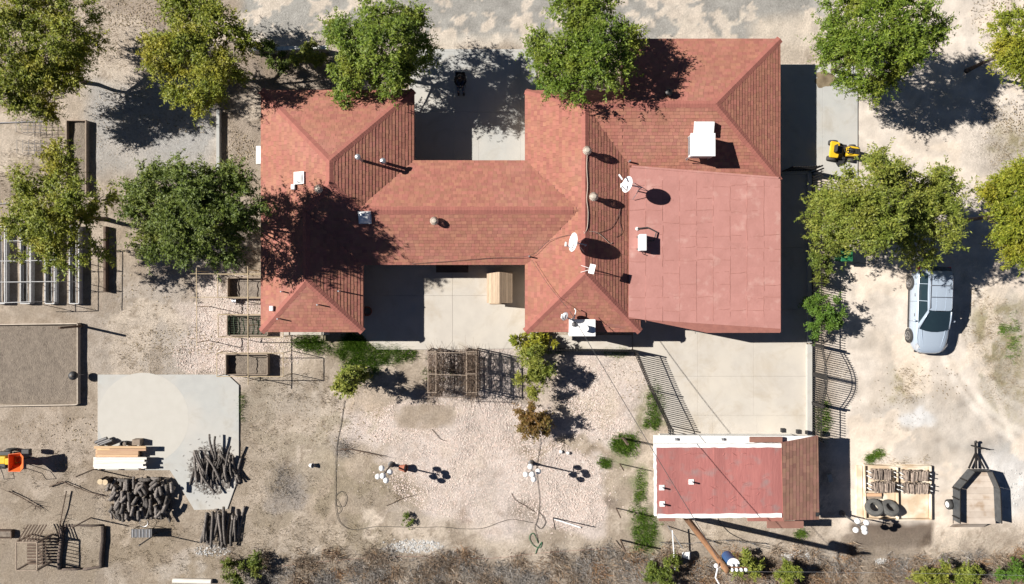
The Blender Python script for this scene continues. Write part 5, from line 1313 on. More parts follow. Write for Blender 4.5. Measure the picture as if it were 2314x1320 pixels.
gcable('garden_hose','dark hose trailing down past the burnt grey patch',[(778,905),(770,960),(762,1000),(758,1050),(757,1110),(760,1160),(772,1185),(800,1197),(850,1190),(900,1191),(950,1192),(1000,1191),(1040,1195),(1090,1194),(1130,1180),(1155,1174),(1180,1177),(1205,1182)],.013,hose_m,'hose')
gcable('hose_loop','coiled hose end lying beside the dark hole',[(757,1120),(772,1110),(782,1125),(775,1145),(758,1142),(760,1128),(770,1150),(762,1162)],.012,hose_m,'hose')
gcable('garden_hose','thin hose hanging from the russet shrub to the gravel lamp',[(1222,990),(1218,1020),(1212,1060),(1216,1100),(1219,1140),(1214,1175),(1208,1190),(1212,1210),(1216,1228)],.012,hose_m,'hose')
gcable('hose_loop','green hose coil near the dry brush line',[(1210,1185),(1222,1195),(1232,1180),(1225,1165),(1218,1158)],.014,hose_m,'hose'); gcable('hose_loop','twisted green hose nozzle end on the bare sand',[(1216,1228),(1205,1205),(1196,1215),(1205,1232),(1220,1238),(1224,1225),(1214,1240),(1210,1252)],.016,green_p,'hose')
gcable('dry_stick','bent dry stick lying on the pink gravel',[(1156,1115),(1165,1130),(1185,1142),(1210,1158)],.013,wood_dark,'stick')
gcable('dry_stick','dark stick lying on the gravel by the tiny plant',[(872,1143),(890,1136),(905,1128),(940,1118)],.015,wood_dark,'stick')
gcable('dry_stick','thin branch on the gravel beside the brown soil mound',[(975,970),(985,980),(995,992),(1010,997)],.013,wood_dark,'stick')
gcable('boundary_string','faint red string stretched along the brush edge',[(560,1290),(700,1272),(900,1258),(1100,1262),(1220,1250),(1390,1238)],.006,seam_m,'string')

# ================================================================ globe lamps
def globe_lamp(label, base, top, extra=None, pots=()):
    b_ = G(*base); t = thing('globe_lamp', label, 'lamp', b_, 'five-globe yard lamps')
    H_ = 2.15
    c = Vector((b_.x,b_.y,H_))
    MB().lathe([(.16,-.02),(.16,.08),(.10,.12),(.08,.35),(.06,.4)], b_, 14).build('base', iron_br, t, smooth=True)
    MB().tube([b_+Vector((0,0,.35)), c],[.05,.035],10).build('post', iron_br, t, smooth=True)
    rz0 = extra or 0
    g = MB().sphere(c+Vector((0,0,.34)),.155,18,11).build('globe', white_plastic, t, smooth='all')
    for k in range(4):
        a = rz0+k*math.pi/2; e = c+Vector((.33*math.cos(a),.33*math.sin(a),.02))
        MB().tube([c-Vector((0,0,.25)), c+Vector((.2*math.cos(a),.2*math.sin(a),-.2)), e-Vector((0,0,.13))],.018,6).build('arm', iron_br, t)
        MB().sphere(e,.15,18,11).build('globe', white_plastic, t, smooth='all'); MB().lathe([(.07,-.16),(.09,-.12)],e,10).build('cup', iron_br, t)
    return t
globe_lamp('five-globe white yard lamp beside the tipped clay pot', (884,1049), None, .35)
globe_lamp('five-globe white yard lamp between the two hoses on the gravel', (1200,1046), None, .25)
globe_lamp('five-globe white yard lamp beside the plywood tray', (1902,1160), None, .6)
def pot(label, px, py, r, h, mat, tip=None, name='plant_pot', cat='pot'):
    b_ = G(px,py); t = thing(name, label, cat, b_); q_ = tip or Quaternion()
    c = b_+Vector((0,0,.02+(r if tip else 0)))
    MB().lathe([(r*.7,0),(r,h*.9),(r*1.1,h*.9),(r*1.1,h),(r*.9,h),(r*.85,h*.85),(r*.6,.05)], c, 18, q_, close=False).build('pot', mat, t, smooth=True)
    MB().lathe([(r*.86,h*.8),(.01,h*.82)], c, 14, q_, close=False).build('soil', soil, t)
    return t
pot('clay pot lying tipped over beside the gravel lamp', 905,1055,.20,.36,terracotta, Quaternion((0,1,0),R(70)))
pot('round terracotta pot on the shaded south courtyard', 833,703,.24,.42,terracotta)
pot('small dark pot on the porch walk by the glossy plant', 1208,762,.18,.3,black_pl)
pot('pale bucket lying beside the garden beds', 528,680,.13,.26,galv, Quaternion((0,1,0),R(80)), 'bucket','bucket')
tag(MB().box(G(1875,1080,.1),(.2,.4,.2),rz=.25).build('concrete_block', conc_grey), 'hollow concrete block lying in the shed shadow','block')
tag(MB().sphere(G(1268,1021,.08),.1,10,7,(1,1,.7)).build('white_stone', white_m, smooth='all'),'smooth white stone on the bare sand near the russet shrub','stone')
tag(MB().sphere(G(1284,1024,.08),.1,10,7,(1,.9,.7)).build('white_stone', white_m, smooth='all'),'second smooth white stone, beside the other on the sand','stone')
pot('white bucket lying in the dirt beside the white pipe', 1540,1250,.2,.4,white_plastic, Quaternion((0,1,0),R(65)), 'bucket','bucket')
pot('open white tub lying under the lone hose hole', 702,1050,.12,.2,white_plastic, Quaternion((0,1,0),R(60)), 'bucket','bucket')
tag(MB().tube([G(1520,1205,1.2)-Vector((0,0,1.2)), G(1520,1205,0)+Vector((0,0,2.2))],.03,8).build('steel_post', galv),'plain steel post standing in the dirt behind the shed','post')
pp = MB().beam(G(1519,1198,.9),G(1525,1288,.9),.05); tag(pp.build('white_pipe', white_paint),'long white pipe across the wire fence corner','pipe')
for k,(a,e,lb) in enumerate([((1250,1172),(1312,1192),'white painted stick beside the thin black post on the gravel'),((1385,990),(1425,990),'grey plank lying by the grass clump'),((1380,1240),(1430,1240),'grey plank near the brush and green weeds'),((1390,1222),(1402,1238),'short rusty angle bar beside the grey plank')]):
    tag(MB().beam(G(*a,.05),G(*e,.05),.07,.05).build('loose_board', wood_old if k else white_paint), lb, 'board')
def lean_post(label, b_, h, mat=wood_dark, w=.09, name='wooden_post'):
    p = G(*b_); return tag(MB().beam(p+Vector((0,0,-.03)),p+Vector((0,0,h)),w).build(name, mat), label, 'post')
lean_post('rusty angle-iron post near the log pile and table', (355,1205), 1.9, iron_br, .05, 'steel_post'); 
lean_post('rusty post standing beside the lumber stack', (213,1060), 1.7, wood_old, .06)
lean_post('rusty post in front of the chunky log pile', (205,1170), 1.7, wood_old, .06)
lean_post('dark fence post at the edge of the green weeds', (1408,990), 1.6, wood_dark, .1); lean_post('thin post by the weed patch near the shed', (1400,1048), 1.5, wood_dark, .05); lean_post('leaning dark post stub in the dug hole', (1392,1148), 1.7, wood_dark, .05); lean_post('thin black post standing in the gravel by the white stick', (1250,1170), 1.9, iron, .05); lean_post('wooden post at the brush edge by the weeds', (1402,1220), 1.8, wood_dark, .08)
# wire fence run behind the shed
wf = thing('wire_fence','collapsed wire mesh fence behind the shed','fence',G(1600,1225))
for k in range(9):
    a = G(1490+k*30,1225+4*math.sin(k)); MB().tube([a,a+Vector((.05,0,.5+.3*math.sin(k*2))) ],.015,5).build('post', galv, wf)
for j in range(5): MB().tube([G(1490+k*15,1225+4*math.sin(k*.5),.05+j*.11+.04*math.sin(k*.9+j)) for k in range(17)],.005,4).build('wire', galv, wf)
for k in range(40): 
    x=1490+k*6; MB().tube([G(x,1225+4*math.sin(k*.2),.05), G(x+8,1225+4*math.sin(k*.2),.5)],.004,4).build('wire', galv, wf)

# ================================================================ courtyard things
kennel_w = M('kennel_board', (.46,.345,.24), (.36,.265,.18), 3, .8, stretch=(6,.8,6), obj=.16, bump=.003)
# wooden kennel with a gable roof
k0 = G(1129,650,.9); kn = thing('wooden_kennel','small wooden kennel with plank gable roof in the south courtyard','kennel',(k0.x,k0.y,0.07))
wdt,ln = 1.36,1.62
MB().box((k0.x,k0.y,.47),(wdt-.12,ln-.18,.8)).build('walls', kennel_w, kn)
MB().add([(k0.x-wdt/2+.08,k0.y-ln/2+.08,.86),(k0.x+wdt/2-.08,k0.y-ln/2+.08,.86),(k0.x+.02,k0.y-ln/2+.08,1.18),(k0.x-wdt/2+.08,k0.y+ln/2-.08,.86),(k0.x+wdt/2-.08,k0.y+ln/2-.08,.86),(k0.x+.02,k0.y+ln/2-.08,1.18)],[(0,1,2),(5,4,3),(0,3,4,1)]).build('gable', kennel_w, kn)
for s in (-1,1):
    for i in range(6):
        f0,f1 = i/6,(i+1)/6-.008
        a = Vector((k0.x+s*f0*wdt/2,0,1.22-.36*f0)); e = Vector((k0.x+s*f1*wdt/2,0,1.22-.36*f1))
        MB().add([(a.x,k0.y-ln/2,a.z),(e.x,k0.y-ln/2,e.z),(e.x,k0.y+ln/2,e.z),(a.x,k0.y+ln/2,a.z),(a.x,k0.y-ln/2,a.z+.025),(e.x,k0.y-ln/2,e.z+.025),(e.x,k0.y+ln/2,e.z+.025),(a.x,k0.y+ln/2,a.z+.025)],[(3,2,1,0),(4,5,6,7),(0,1,5,4),(1,2,6,5),(2,3,7,6),(3,0,4,7)]).build('roof_plank', kennel_w, kn)
MB().box((k0.x,k0.y-ln/2+.085,.38),(.5,.03,.6)).build('doorway', black_pl, kn)
MB().box((k0.x-.1,k0.y-ln/2+.02,.10),(.9,.2,.05)).build('step', kennel_w, kn)
t = thing('bench_table','long dark table against the shaded courtyard wall','table',G(1022,612))
c = G(1022,600,.7); MB().box((c.x,c.y-.1,.72),(1.7,.55,.05)).build('table_top', wood_dark, t)
for sx in (-.78,.78):
    for sy in (-.3,.1): MB().box((c.x+sx,c.y+sy,.38),(.06,.06,.66)).build('leg', wood_dark, t)
# condenser on the west wall
c = G(582,352,.8); t = thing('wall_condenser','white condenser unit against the west wall','condenser',(c.x+.2,c.y,0))
MB().box((c.x+.25,c.y,.62),(.5,.95,.85)).build('cabinet', white_paint, t, bevel=.03)
MB().lathe([(.3,0),(.3,.03),(.05,.035)],(c.x+.0,c.y,.62),16,Quaternion((0,1,0),R(-90))).build('fan_guard', iron_br, t)
for s in (-.3,.3): MB().box((c.x+.25,c.y+s,.1),(.5,.1,.2)).build('foot', conc_grey, t)
c = G(1905,575,.5); t = thing('green_bin','dark green bin half hidden under the wide olive tree','bin',(c.x,c.y,0))
MB().prism([(c.x-.25,c.y-.35),(c.x+.25,c.y-.35),(c.x+.28,c.y+.35),(c.x-.28,c.y+.35)],.03,.9).build('body', green_p, t, bevel=.03); MB().box((c.x,c.y,.94),(.62,.78,.06)).build('lid', green_p, t, bevel=.02)
pts = [G(1930,595,.02),G(1965,598,.02),G(1971,590,.02),G(1971,560,.02)]
tag(MB().tube([pts[0],pts[0]+Vector((0,0,.5)),pts[1]+Vector((0,0,.5)),pts[2]+Vector((0,0,.5)),pts[3]+Vector((0,0,.5)),pts[3]],.02,6).build('cart_handle', iron),'bent black steel cart handle at the sand edge under the tree','handle')

# ---- a person sitting on a chair in the shaded north courtyard, facing the house
pc = G(1041,184,.5); PXF = Matrix.Translation((pc.x,pc.y,.07))          # local: faces -y
ch = thing('folding_chair','black folding chair under the seated person in the courtyard shade','chair',(pc.x,pc.y,.07))
MB().box((0,.02,.43),(.5,.46,.04)).build('seat', cloth_bk, ch, xf=PXF); MB().box((0,.27,.72),(.5,.04,.5),rot=Quaternion((1,0,0),R(-12))).build('backrest', cloth_bk, ch, xf=PXF)
for sx in (-.24,.24):
    for sy in (-.2,.22): MB().tube([(sx,sy,0),(sx,sy*.9,.43)],.013,6).build('leg', iron, ch, xf=PXF)
    MB().beam((sx*1.12,-.18,.64),(sx*1.12,.26,.64),.05,.03).build('armrest', black_pl, ch, xf=PXF)
pe = thing('person','person in black top and blue jeans sitting on a folding chair','person',(pc.x,pc.y,.07))
def ring(c, rx, ry, n=14, q=None):
    return [Vector(c)+((q or Quaternion())@Vector((rx*math.cos(2*math.pi*k/n), ry*math.sin(2*math.pi*k/n),0))) for k in range(n)]
def skin_body(name, joints, edges, mat, parent, sub=2):
    """one continuous surface grown over a skeleton; joints: (x,y,z,r)"""
    me = bpy.data.meshes.new(name); off = OFF[parent.name]
    me.from_pydata([tuple((PXF@Vector(j[:3]))-off) for j in joints], edges, [])
    o = bpy.data.objects.new(name, me); COL.objects.link(o); o.parent = parent; OFF[o.name] = off
    sk = o.modifiers.new('skin','SKIN'); sk.use_smooth_shade = True
    if not me.skin_vertices: 
        me.attributes  # layer is added by the modifier in the ui only
        bpy.context.view_layer.objects.active = o
    return o
class LimbMB(MB): pass
def limb(mb, pts, n=10): mb.tube([p[:3] for p in pts], [p[3] for p in pts], n)
# body is one welded surface: tubes and ellipsoids fused by a voxel remesh
bm_ = MB()
limb(bm_, [(0,.08,.50,.16),(0,.10,.62,.155),(0,.09,.80,.165),(0,.06,.95,.165),(0,.05,1.03,.12),(0,.04,1.08,.06),(0,.02,1.14,.055)], 16)
for s in (-1,1):
    limb(bm_, [(s*.10,.06,.52,.105),(s*.12,-.18,.53,.09),(s*.14,-.42,.53,.07),(s*.145,-.47,.50,.062),(s*.14,-.48,.30,.058),(s*.14,-.47,.08,.042)], 12)
    bm_.sphere((s*.145,-.55,.045),.06,10,7,(.8,2.1,.75))
    limb(bm_, [(s*.14,.05,1.0,.075),(s*.22,.02,.97,.065),(s*.27,-.03,.80,.052),(s*.28,-.08,.72,.046),(s*.20,-.26,.72,.038),(s*.11,-.36,.74,.03)], 10)
    bm_.sphere((s*.08,-.39,.745),.035,10,7,(1,1.2,.6))
    for f in range(4): limb(bm_, [(s*(.09-.018*f),-.41,.75,.011),(s*(.085-.02*f),-.455+.006*f,.745,.010),(s*(.075-.02*f),-.465+.006*f,.72,.009)], 6)
    limb(bm_, [(s*.07,-.37,.765,.012),(s*.045,-.40,.775,.011),(s*.03,-.425,.77,.009)], 6)
bm_.sphere((0,0,1.25),.10,14,10,(.85,1.0,1.15)); bm_.sphere((0,-.10,1.235),.018,8,6,(.8,1.2,1.3))
for s in (-1,1): bm_.sphere((s*.088,.01,1.25),.022,8,6,(.5,1,1.4))
body_o = bm_.build('body', skin_m, pe, smooth='all', xf=PXF)
rm_ = body_o.modifiers.new('weld','REMESH'); rm_.mode = 'VOXEL'; rm_.voxel_size = .012; rm_.use_smooth_shade = True
tp = MB()
limb(tp, [(0,.08,.50,.185),(0,.10,.62,.18),(0,.09,.80,.19),(0,.06,.95,.19),(0,.05,1.03,.14),(0,.04,1.07,.075)], 16)
for s in (-1,1): limb(tp, [(s*.12,.05,1.0,.09),(s*.22,.02,.97,.08),(s*.27,-.03,.80,.068),(s*.28,-.08,.72,.06),(s*.20,-.26,.72,.05),(s*.14,-.33,.735,.045)], 12)
tp_o = tp.build('black_top', cloth_bk, pe, smooth='all', xf=PXF); r2 = tp_o.modifiers.new('weld','REMESH'); r2.mode='VOXEL'; r2.voxel_size=.015; r2.use_smooth_shade=True
jn = MB()
jn.sphere((0,.08,.53),.19,14,10,(1,.95,.7))
for s in (-1,1): limb(jn, [(s*.10,.06,.53,.115),(s*.12,-.18,.54,.105),(s*.14,-.42,.54,.085),(s*.145,-.485,.50,.078),(s*.14,-.485,.30,.072),(s*.14,-.475,.11,.066)], 12)
jn_o = jn.build('jeans', denim, pe, smooth='all', xf=PXF); r3 = jn_o.modifiers.new('weld','REMESH'); r3.mode='VOXEL'; r3.voxel_size=.015; r3.use_smooth_shade=True
for s in (-1,1): MB().sphere((s*.145,-.555,.05),.07,12,8,(.8,2.0,.75)).build('shoe', cloth_bk, pe, smooth='all', xf=PXF)
MB().sphere((0,.02,1.275),.112,14,10,(.9,1.0,1.05)).build('hair', hair_m, pe, smooth='all', xf=PXF)
for s in (-1,1): MB().sphere((s*.032,-.092,1.265),.012,8,6).build('eye', white_plastic, pe, xf=PXF)
MB().box((0,-.095,1.195),(.045,.012,.008)).build('mouth', red_lens, pe, xf=PXF)
tag(MB().box((0,-.43,.775),(.20,.10,.03)).build('remote_controller', black_pl, xf=PXF, bevel=.01),'dark handheld controller held by the seated person','controller')

# ================================================================ pergola with dead vines
pg = thing('vine_trellis','weathered timber trellis pair covered with dead vines beside the south courtyard','trellis',G(1060,850))
PH = 2.0
for (xa_,xb_) in [(967,985),(1054,1076)]:
    for x in (xa_,xb_):
        MB().beam(G(x,794,PH),G(x,888 if x<1000 else 893,PH),.04).build('top_beam', wood_old, pg)
        for y in (794,840,888):
            p = G(x,y,PH); MB().beam((p.x,p.y,-.05),(p.x,p.y,PH),.055).build('post', wood_dark, pg)
    for y in (795,800,845,887): MB().beam(G(xa_-2,y,PH+.05),G(xb_+2,y,PH+.05),.035).build('crosspiece', wood_old, pg)
    for z in (.5,1.0,1.5):
        for x in (xa_,xb_): 
            a = G(x,794,PH); e = G(x,888,PH); MB().beam((a.x,a.y,z),(e.x,e.y,z),.03,.035).build('side_rail', wood_dark, pg)
for (ya,xa_,xb_) in [(796,967,1056),(846,967,1056),(897,962,1050)]: MB().beam(G(xa_,ya,PH+.02),G(xb_,ya+2,PH+.02),.03).build('link_beam', wood_old, pg)
vr = np.random.RandomState(77); n = 3600; V = []
for (xa_,xb_,cnt) in [(970,1000,1200),(1052,1080,1800),(1000,1050,600)]:
    px = vr.uniform(xa_,xb_,cnt); py = vr.uniform(792,895,cnt); h = vr.uniform(.3,2.1,cnt) if xa_ != 1000 else vr.uniform(.0,.5,cnt)
    k = (CAM_H-h)/FPX; b_ = np.stack([(px-1157)*k,(660-py)*k,h],1)
    d = vr.normal(size=(cnt,3))*np.array([.22,.32,.2]); s = np.cross(d,vr.normal(size=(cnt,3))); s /= np.linalg.norm(s,axis=1)[:,None]; s *= .009
    V.append(np.stack([b_-s,b_+s,b_+d+s*.5,b_+d-s*.5],1).reshape(-1,3))
vine_m = M('dead_vine', (.15,.105,.075), (.10,.07,.05), 2, .95, isl=.4)
npobj('dead_vines', np.concatenate(V), 4, vine_m, pg, kind='stuff')

# ================================================================ raised beds with cane frames beside the west wing
def raised_bed(label, x0, y0, x1, y1, h, wallm, fill, group=None, name='raised_bed', t=.05, hw=None, fz_=None):
    a,c = G(x0,y0,h),G(x1,y1,h); xa_,xb_ = a.x,c.x; ya,yb = a.y,c.y
    o = thing(name, label, 'garden bed', ((xa_+xb_)/2,(ya+yb)/2,0), group)
    for (p,q) in [((xa_,ya),(xb_,ya)),((xa_,yb),(xb_,yb))]: MB().beam((p[0],p[1],h/2),(q[0],q[1],h/2),t,h+.04).build('side_board', wallm, o)
    for x in (xa_,xb_): MB().beam((x,ya-t/2-.002,h/2),(x,yb+t/2+.002,h/2),t,h+.036).build('end_board', wallm, o)
    nx_,ny_ = 10,8; rgb = np.random.RandomState(int(x0*3+y0)); g = []
    fzz = fz_ if fz_ is not None else h*.45
    for i in range(nx_+1):
        for j in range(ny_+1): g.append((xa_+t/2+(xb_-xa_-t)*i/nx_, yb+t/2+(ya-yb-t)*j/ny_, fzz+rgb.uniform(-.03,.03)))
    MB().add(g,[(i*(ny_+1)+j,(i+1)*(ny_+1)+j,(i+1)*(ny_+1)+j+1,i*(ny_+1)+j+1) for i in range(nx_) for j in range(ny_)]).build('soil', fill, o, smooth='all')
    return o
raised_bed('raised bed of dry grey soil with the bucket beside it',514,628,600,674,.42,wood_old,soil,'raised beds by the west wing',fz_=.10)
b2_ = raised_bed('raised bed under green netting between two dry beds',513,713,604,758,.42,wood_old,soil,'raised beds by the west wing',fz_=.10)
net = M('green_netting', (.035,.055,.03), (.06,.08,.045), 6, .9)
for k in range(8):
    x = 518+k*11; MB().tube([G(x,756,.36),G(x+1,744,.44),G(x-1,728,.44),G(x,716,.36)],.02,5).build('net_hoop', net, b2_)
for k in range(9):
    y=716+k*5; MB().tube([G(516,y,.40),G(560,y,.43),G(602,y,.40)],.012,4).build('net_strand', net, b2_)
raised_bed('raised bed of dark mulch nearest the concrete pad',510,801,604,847,.42,wood_old,mulch,'raised beds by the west wing',fz_=.10)
def cane_frame(label, x0, y0, x1, y1, h, xm, ext):
    o = thing('bed_trellis', label, 'plant frame', G((x0+x1)/2,(y0+y1)/2), 'cane frames over the raised beds')
    for y in (y0,y1): MB().tube([G(x0,y,h),G(x1,y,h)],.022,6).build('rail', tan_wire, o)
    for x in (x0,x1):
        MB().tube([G(x,y0,h),G(x,y1,h)],.022,6).build('rail', tan_wire, o)
        for y in (y0,y1): p = G(x,y,h); MB().tube([(p.x,p.y,-.03),(p.x,p.y,h)],.02,6).build('post', tan_wire, o)
cane_frame('cane frame over the dry grey soil bed',492,620,600,672,1.45,560,0); cane_frame('cane frame over the netted bed',493,711,640,762,1.45,560,0); cane_frame('cane frame over the mulch bed',490,798,640,851,1.45,560,0)
for (x,y0,y1,lb) in [(444,605,782,'long bare cane pole laid across the outer frames'),(560,602,870,'long cane pole spanning all three bed frames')]:
    o = thing('cane_pole', lb, 'pole', G(x,(y0+y1)/2)); MB().tube([G(x,y0,1.5),G(x+1,y1,1.5)],.024,6).build('pole', tan_wire, o)
    for y in (y0+8,(y0+y1)/2,y1-8): p = G(x+.5,y,1.5); MB().tube([(p.x,p.y,-.03),(p.x,p.y,1.5)],.02,6).build('post', tan_wire, o)
    if x < 500:
        for y in (619,672): MB().tube([G(430,y,1.48),G(600,y,1.48)],.016,6).build('cross_cane', tan_wire, o)

# ================================================================ white-framed vegetable beds and cage at the left
for k,(x0,x1,lb) in enumerate([(-14,11,'narrow white-edged bed farthest from the dark timber'),(46,68,'narrow white-edged bed under the tall frame corner'),(102,123,'narrow white-edged bed between the tall frame legs'),(157,178,'narrow white-edged bed nearest the dark timber')]):
    raised_bed(lb,x0,512,x1,686,.34,frame_w,soil,'narrow white-edged beds',fz_=.16)
    o = thing('drip_line','white drip pipe along the '+lb.replace('narrow ',''),'pipe',G((x0+x1)/2,600)); 
    for d in (-4,4): MB().tube([G((x0+x1)/2+d,516,.24),G((x0+x1)/2+d,682,.24)],.012,5).build('pipe', white_paint, o)
cg = thing('garden_cage','tall white pipe frame standing over the narrow beds','plant frame',G(60,620))
CH = 1.95
def node(x,y): return G(x,y,CH)
for a,e in [((15,505),(15,684)),((15,590),(127,588)),((-30,638),(127,636)),((15,684),(70,682)),((70,590),(70,682)),((127,588),(127,682)),((15,545),(128,541)),((-30,590),(15,590)),((70,545),(70,590)),((127,541),(127,588)),((-30,684),(15,684))]:
    MB().tube([node(*a),node(*e)],.02,6).build('rail', frame_w, cg)
for (x,y) in [(15,590),(70,590),(127,588),(15,638),(70,637),(127,636),(15,684),(70,682),(15,545),(70,543),(127,541)]:
    p = node(x,y); MB().tube([(p.x,p.y,-.03),p],.018,6).build('post', frame_w, cg)
raised_bed('long narrow dark-soil bed with wooden rails beside the shaded path',150,272,194,440,.30,wood_old,mulch,fz_=.1)
def plank_wall(label,a,e,h,m=wood_dark,w=.12): return tag(MB().beam(G(*a,h/2),G(*e,h/2),w,h+.03).build('timber_edging', m), label, 'timber')
plank_wall('dark timber edging between the narrow beds and the dirt path',(240,512),(240,660),.32); plank_wall('short timber edging under the loose yellow-green tree',(114,325),(114,432),.28,wood_old)
for k,(x,y,lb) in enumerate([(78,288,'wire trellis cage in the shade beside the long dark-soil bed'),(80,336,'wire trellis cage at the straw patch')]):
    o = thing('wire_cage', lb, 'cage', G(x,y), 'wire trellis cages')
    for i in range(5):
        p = G(x-26+13*i,y); MB().tube([p+Vector((0,-.35,0)),p+Vector((0,-.35,.55)),p+Vector((0,.35,.55)),p+Vector((0,.35,0))],.013,5).build('hoop', iron_br, o)
    for j in range(4): a = G(x-26,y-12+8*j,.55); e = G(x+26,y-12+8*j,.55); MB().tube([a,e],.013,5).build('wire', iron_br, o)
for (a,e,lb) in [((-10,278),(95,274),'thin grey pipe lying beside the shaded trellis cage'),((-10,461),(35,458),'white plank at the edge of the straw patch')]:
    tag(MB().beam(G(*a,.06),G(*e,.06),.05,.04).build('loose_pipe', iron_br), lb, 'pipe')
wood_pale = M('pale_weathered_timber', (.50,.43,.35), (.36,.30,.24), 3, .9, stretch=(2,2,6), obj=.12)
# big mulch pen
mp = thing('mulch_pen','big timber-edged pen of brown mulch','pen',G(85,825))
for a,e in [((-60,734),(178,731)),((178,731),(178,912)),((-60,918),(173,914)),((173,914),(178,912))]:
    MB().beam(G(*a,.16),G(*e,.16),.055,.28).build('edge_timber', wood_pale, mp)
g=[]; rg_ = np.random.RandomState(4)
for i in range(31):
    for j in range(25):
        p = G(-58+235*i/30,736+176*j/24); g.append((p.x,p.y,.07+rg_.uniform(-.025,.035)))
MB().add(g,[(i*25+j,i*25+j+1,(i+1)*25+j+1,(i+1)*25+j) for i in range(30) for j in range(24)]).build('mulch', mulch, mp, smooth='all')
lean_post('tall dark post at the mulch pen corner',(185,737),1.95,wood_dark,.11)
c = G(181,846); t = thing('standing_grill','small dark kettle grill at the mulch pen edge','grill',c)
MB().sphere(c+Vector((0,0,.62)),.24,16,10,(1,1,.75)).build('bowl', black_pl, t, smooth='all')
for k in range(3): MB().tube([c+Vector((.1*math.cos(k*2.1),.1*math.sin(k*2.1),.5)),c+Vector((.26*math.cos(k*2.1),.26*math.sin(k*2.1),0))],.012,5).build('leg', galv, t)
MB().beam(c+Vector((-.06,0,.82)),c+Vector((.06,0,.82)),.03).build('lid_handle', wood_old, t)

# ================================================================ lumber stack
lr = random.Random(31)
def board(x0,x1,y,h,w,th,mat,lab,grp,name='lumber_board'):
    a,e = G(x0,y,h),G(x1,y,h); return tag(MB().beam(a,e,w,th).build(name, mat), lab, 'board', grp)
for (x,lb) in [(228,'dark bearer timber under one end of the lumber stack'),(318,'dark bearer timber under the ragged end of the lumber stack'),(272,'dark bearer timber under the middle of the lumber stack')]:
    tag(MB().beam(G(x,1006,.12),G(x,1062,.12),.12,.14).build('bearer', wood_dark), lb, 'timber')
for ly in range(4):
    z = .24+ly*.085
    for k in range(6): 
        if ly<3: board(219+lr.uniform(-3,3),314+lr.uniform(-2,2),1012+k*3.6,z,.085,.08,wood_new,'tan lumber board inside the stack','tan boards inside the lumber stack')
    for k in range(6):
        board(213+lr.uniform(-2,3),(330 if ly==3 else 318)+lr.uniform(-8,2),1035+k*4.4,z,.095,.08,wood_white,'whitewashed board in the ragged half of the lumber stack','whitewashed boards in the lumber stack')
board(213,330,1011,.64,.14,.05,wood_new,'long tan plank on top of the lumber stack edge',None); board(248,330,1016,.64,.13,.05,wood_new,'shorter tan plank beside the long one on the stack',None); board(220,313,1023,.58,.24,.05,wood_new,'wide pale plank on the lumber stack',None)
for k in range(5): board(214+lr.uniform(0,6),322+lr.uniform(0,12),1036+k*5,.60,.11,.03,wood_white,'whitewashed plank on top of the lumber stack','whitewashed planks on top of the lumber stack')
board(232,313,1058,.60,.08,.04,wood_white,'thin whitewashed batten at the outer edge of the stack',None)
for k,(x0,x1,y) in enumerate([(216,242,996),(222,250,999),(228,254,1001)]):
    tag(MB().tube([G(x0,y+4,.3),G(x1,y-6,.3)],.085,10).build('dark_pipe', iron_br, smooth=True),'fat dark pipe end lying behind the lumber stack','pipe','dark pipes behind the lumber')
pot('black round bucket behind the lumber stack',287,1000,.16,.4,black_pl,None,'bucket','bucket')
tag(MB().box(G(312,998,.25),(.42,.3,.45)).build('wooden_crate', wood_old, bevel=.01),'brown wooden crate behind the lumber stack','crate')
for k,(x,y) in enumerate([(241,1082),(252,1083)]):
    b_ = G(x,y); o = thing('cut_post',['upright round post with pale sawn top by the logs','second upright round post touching its pale twin'][k],'post',b_)
    MB().tube([b_+Vector((0,0,-.02)),b_+Vector((0,0,.62))],.15,14).build('shaft', bark, o, smooth=True); MB().tube([b_+Vector((0,0,.62)),b_+Vector((0,0,.63))],.148,14).build('sawn_top', cutwood, o)
# ================================================================ log piles
log_end = M('grey_sawn_end', (.40,.33,.25), (.28,.23,.18), 9, .95)
log_bark = M('grey_log_bark', (.21,.185,.165), (.07,.06,.054), 11, .95, bump=.03, bscale=22, obj=.5)
def set_of_logs(n, L_, r, bend, m, seed0):
    out = []
    for k in range(n):
        me_ = log_mesh(L_, r, seed0+k, False, bend, 8); me_.materials.append(m); me_.materials.append(log_end)
        for p_ in me_.polygons[-2:]: p_.material_index = 1
        out.append(me_)
    return out
chunk = set_of_logs(9,.55,.095,.03,log_bark,400); longb = set_of_logs(10,1.55,.06,.10,log_bark,420); lowb = set_of_logs(7,1.6,.085,.08,log_bark,440)
pl = random.Random(50)
for lay_ in range(3):
    for row in range(3):
        for i in range(14-lay_):
            x = 246+i*10.5+lay_*6+pl.uniform(-6,6); y = 1100+row*29+pl.uniform(-10,10)
            if x > 385 or pl.random() < .06: continue
            z = .10+lay_*.17+pl.uniform(-.02,.02)
            o = inst('log', pl.choice(chunk), None, G(x,y,z), (pl.uniform(-.14,.14),pl.uniform(0,6),pl.gauss(0,.34)), (lambda q:(q,pl.uniform(.7,1.25),q))(pl.uniform(.6,1.3)))
            tag(o,'short stout log in the chunky pile next to the lumber stack','log','short logs in the chunky pile')
for i in range(26):
    x = pl.uniform(255,390); y = pl.uniform(1090,1165); o = inst('log', pl.choice(chunk), None, G(x,y,.62), (pl.uniform(-.15,.15),0,pl.uniform(-.9,.9)), (1.05,pl.uniform(.8,1.1),1.05))
    tag(o,'odd-angled log thrown on top of the chunky pile','log','logs thrown on the chunky pile')
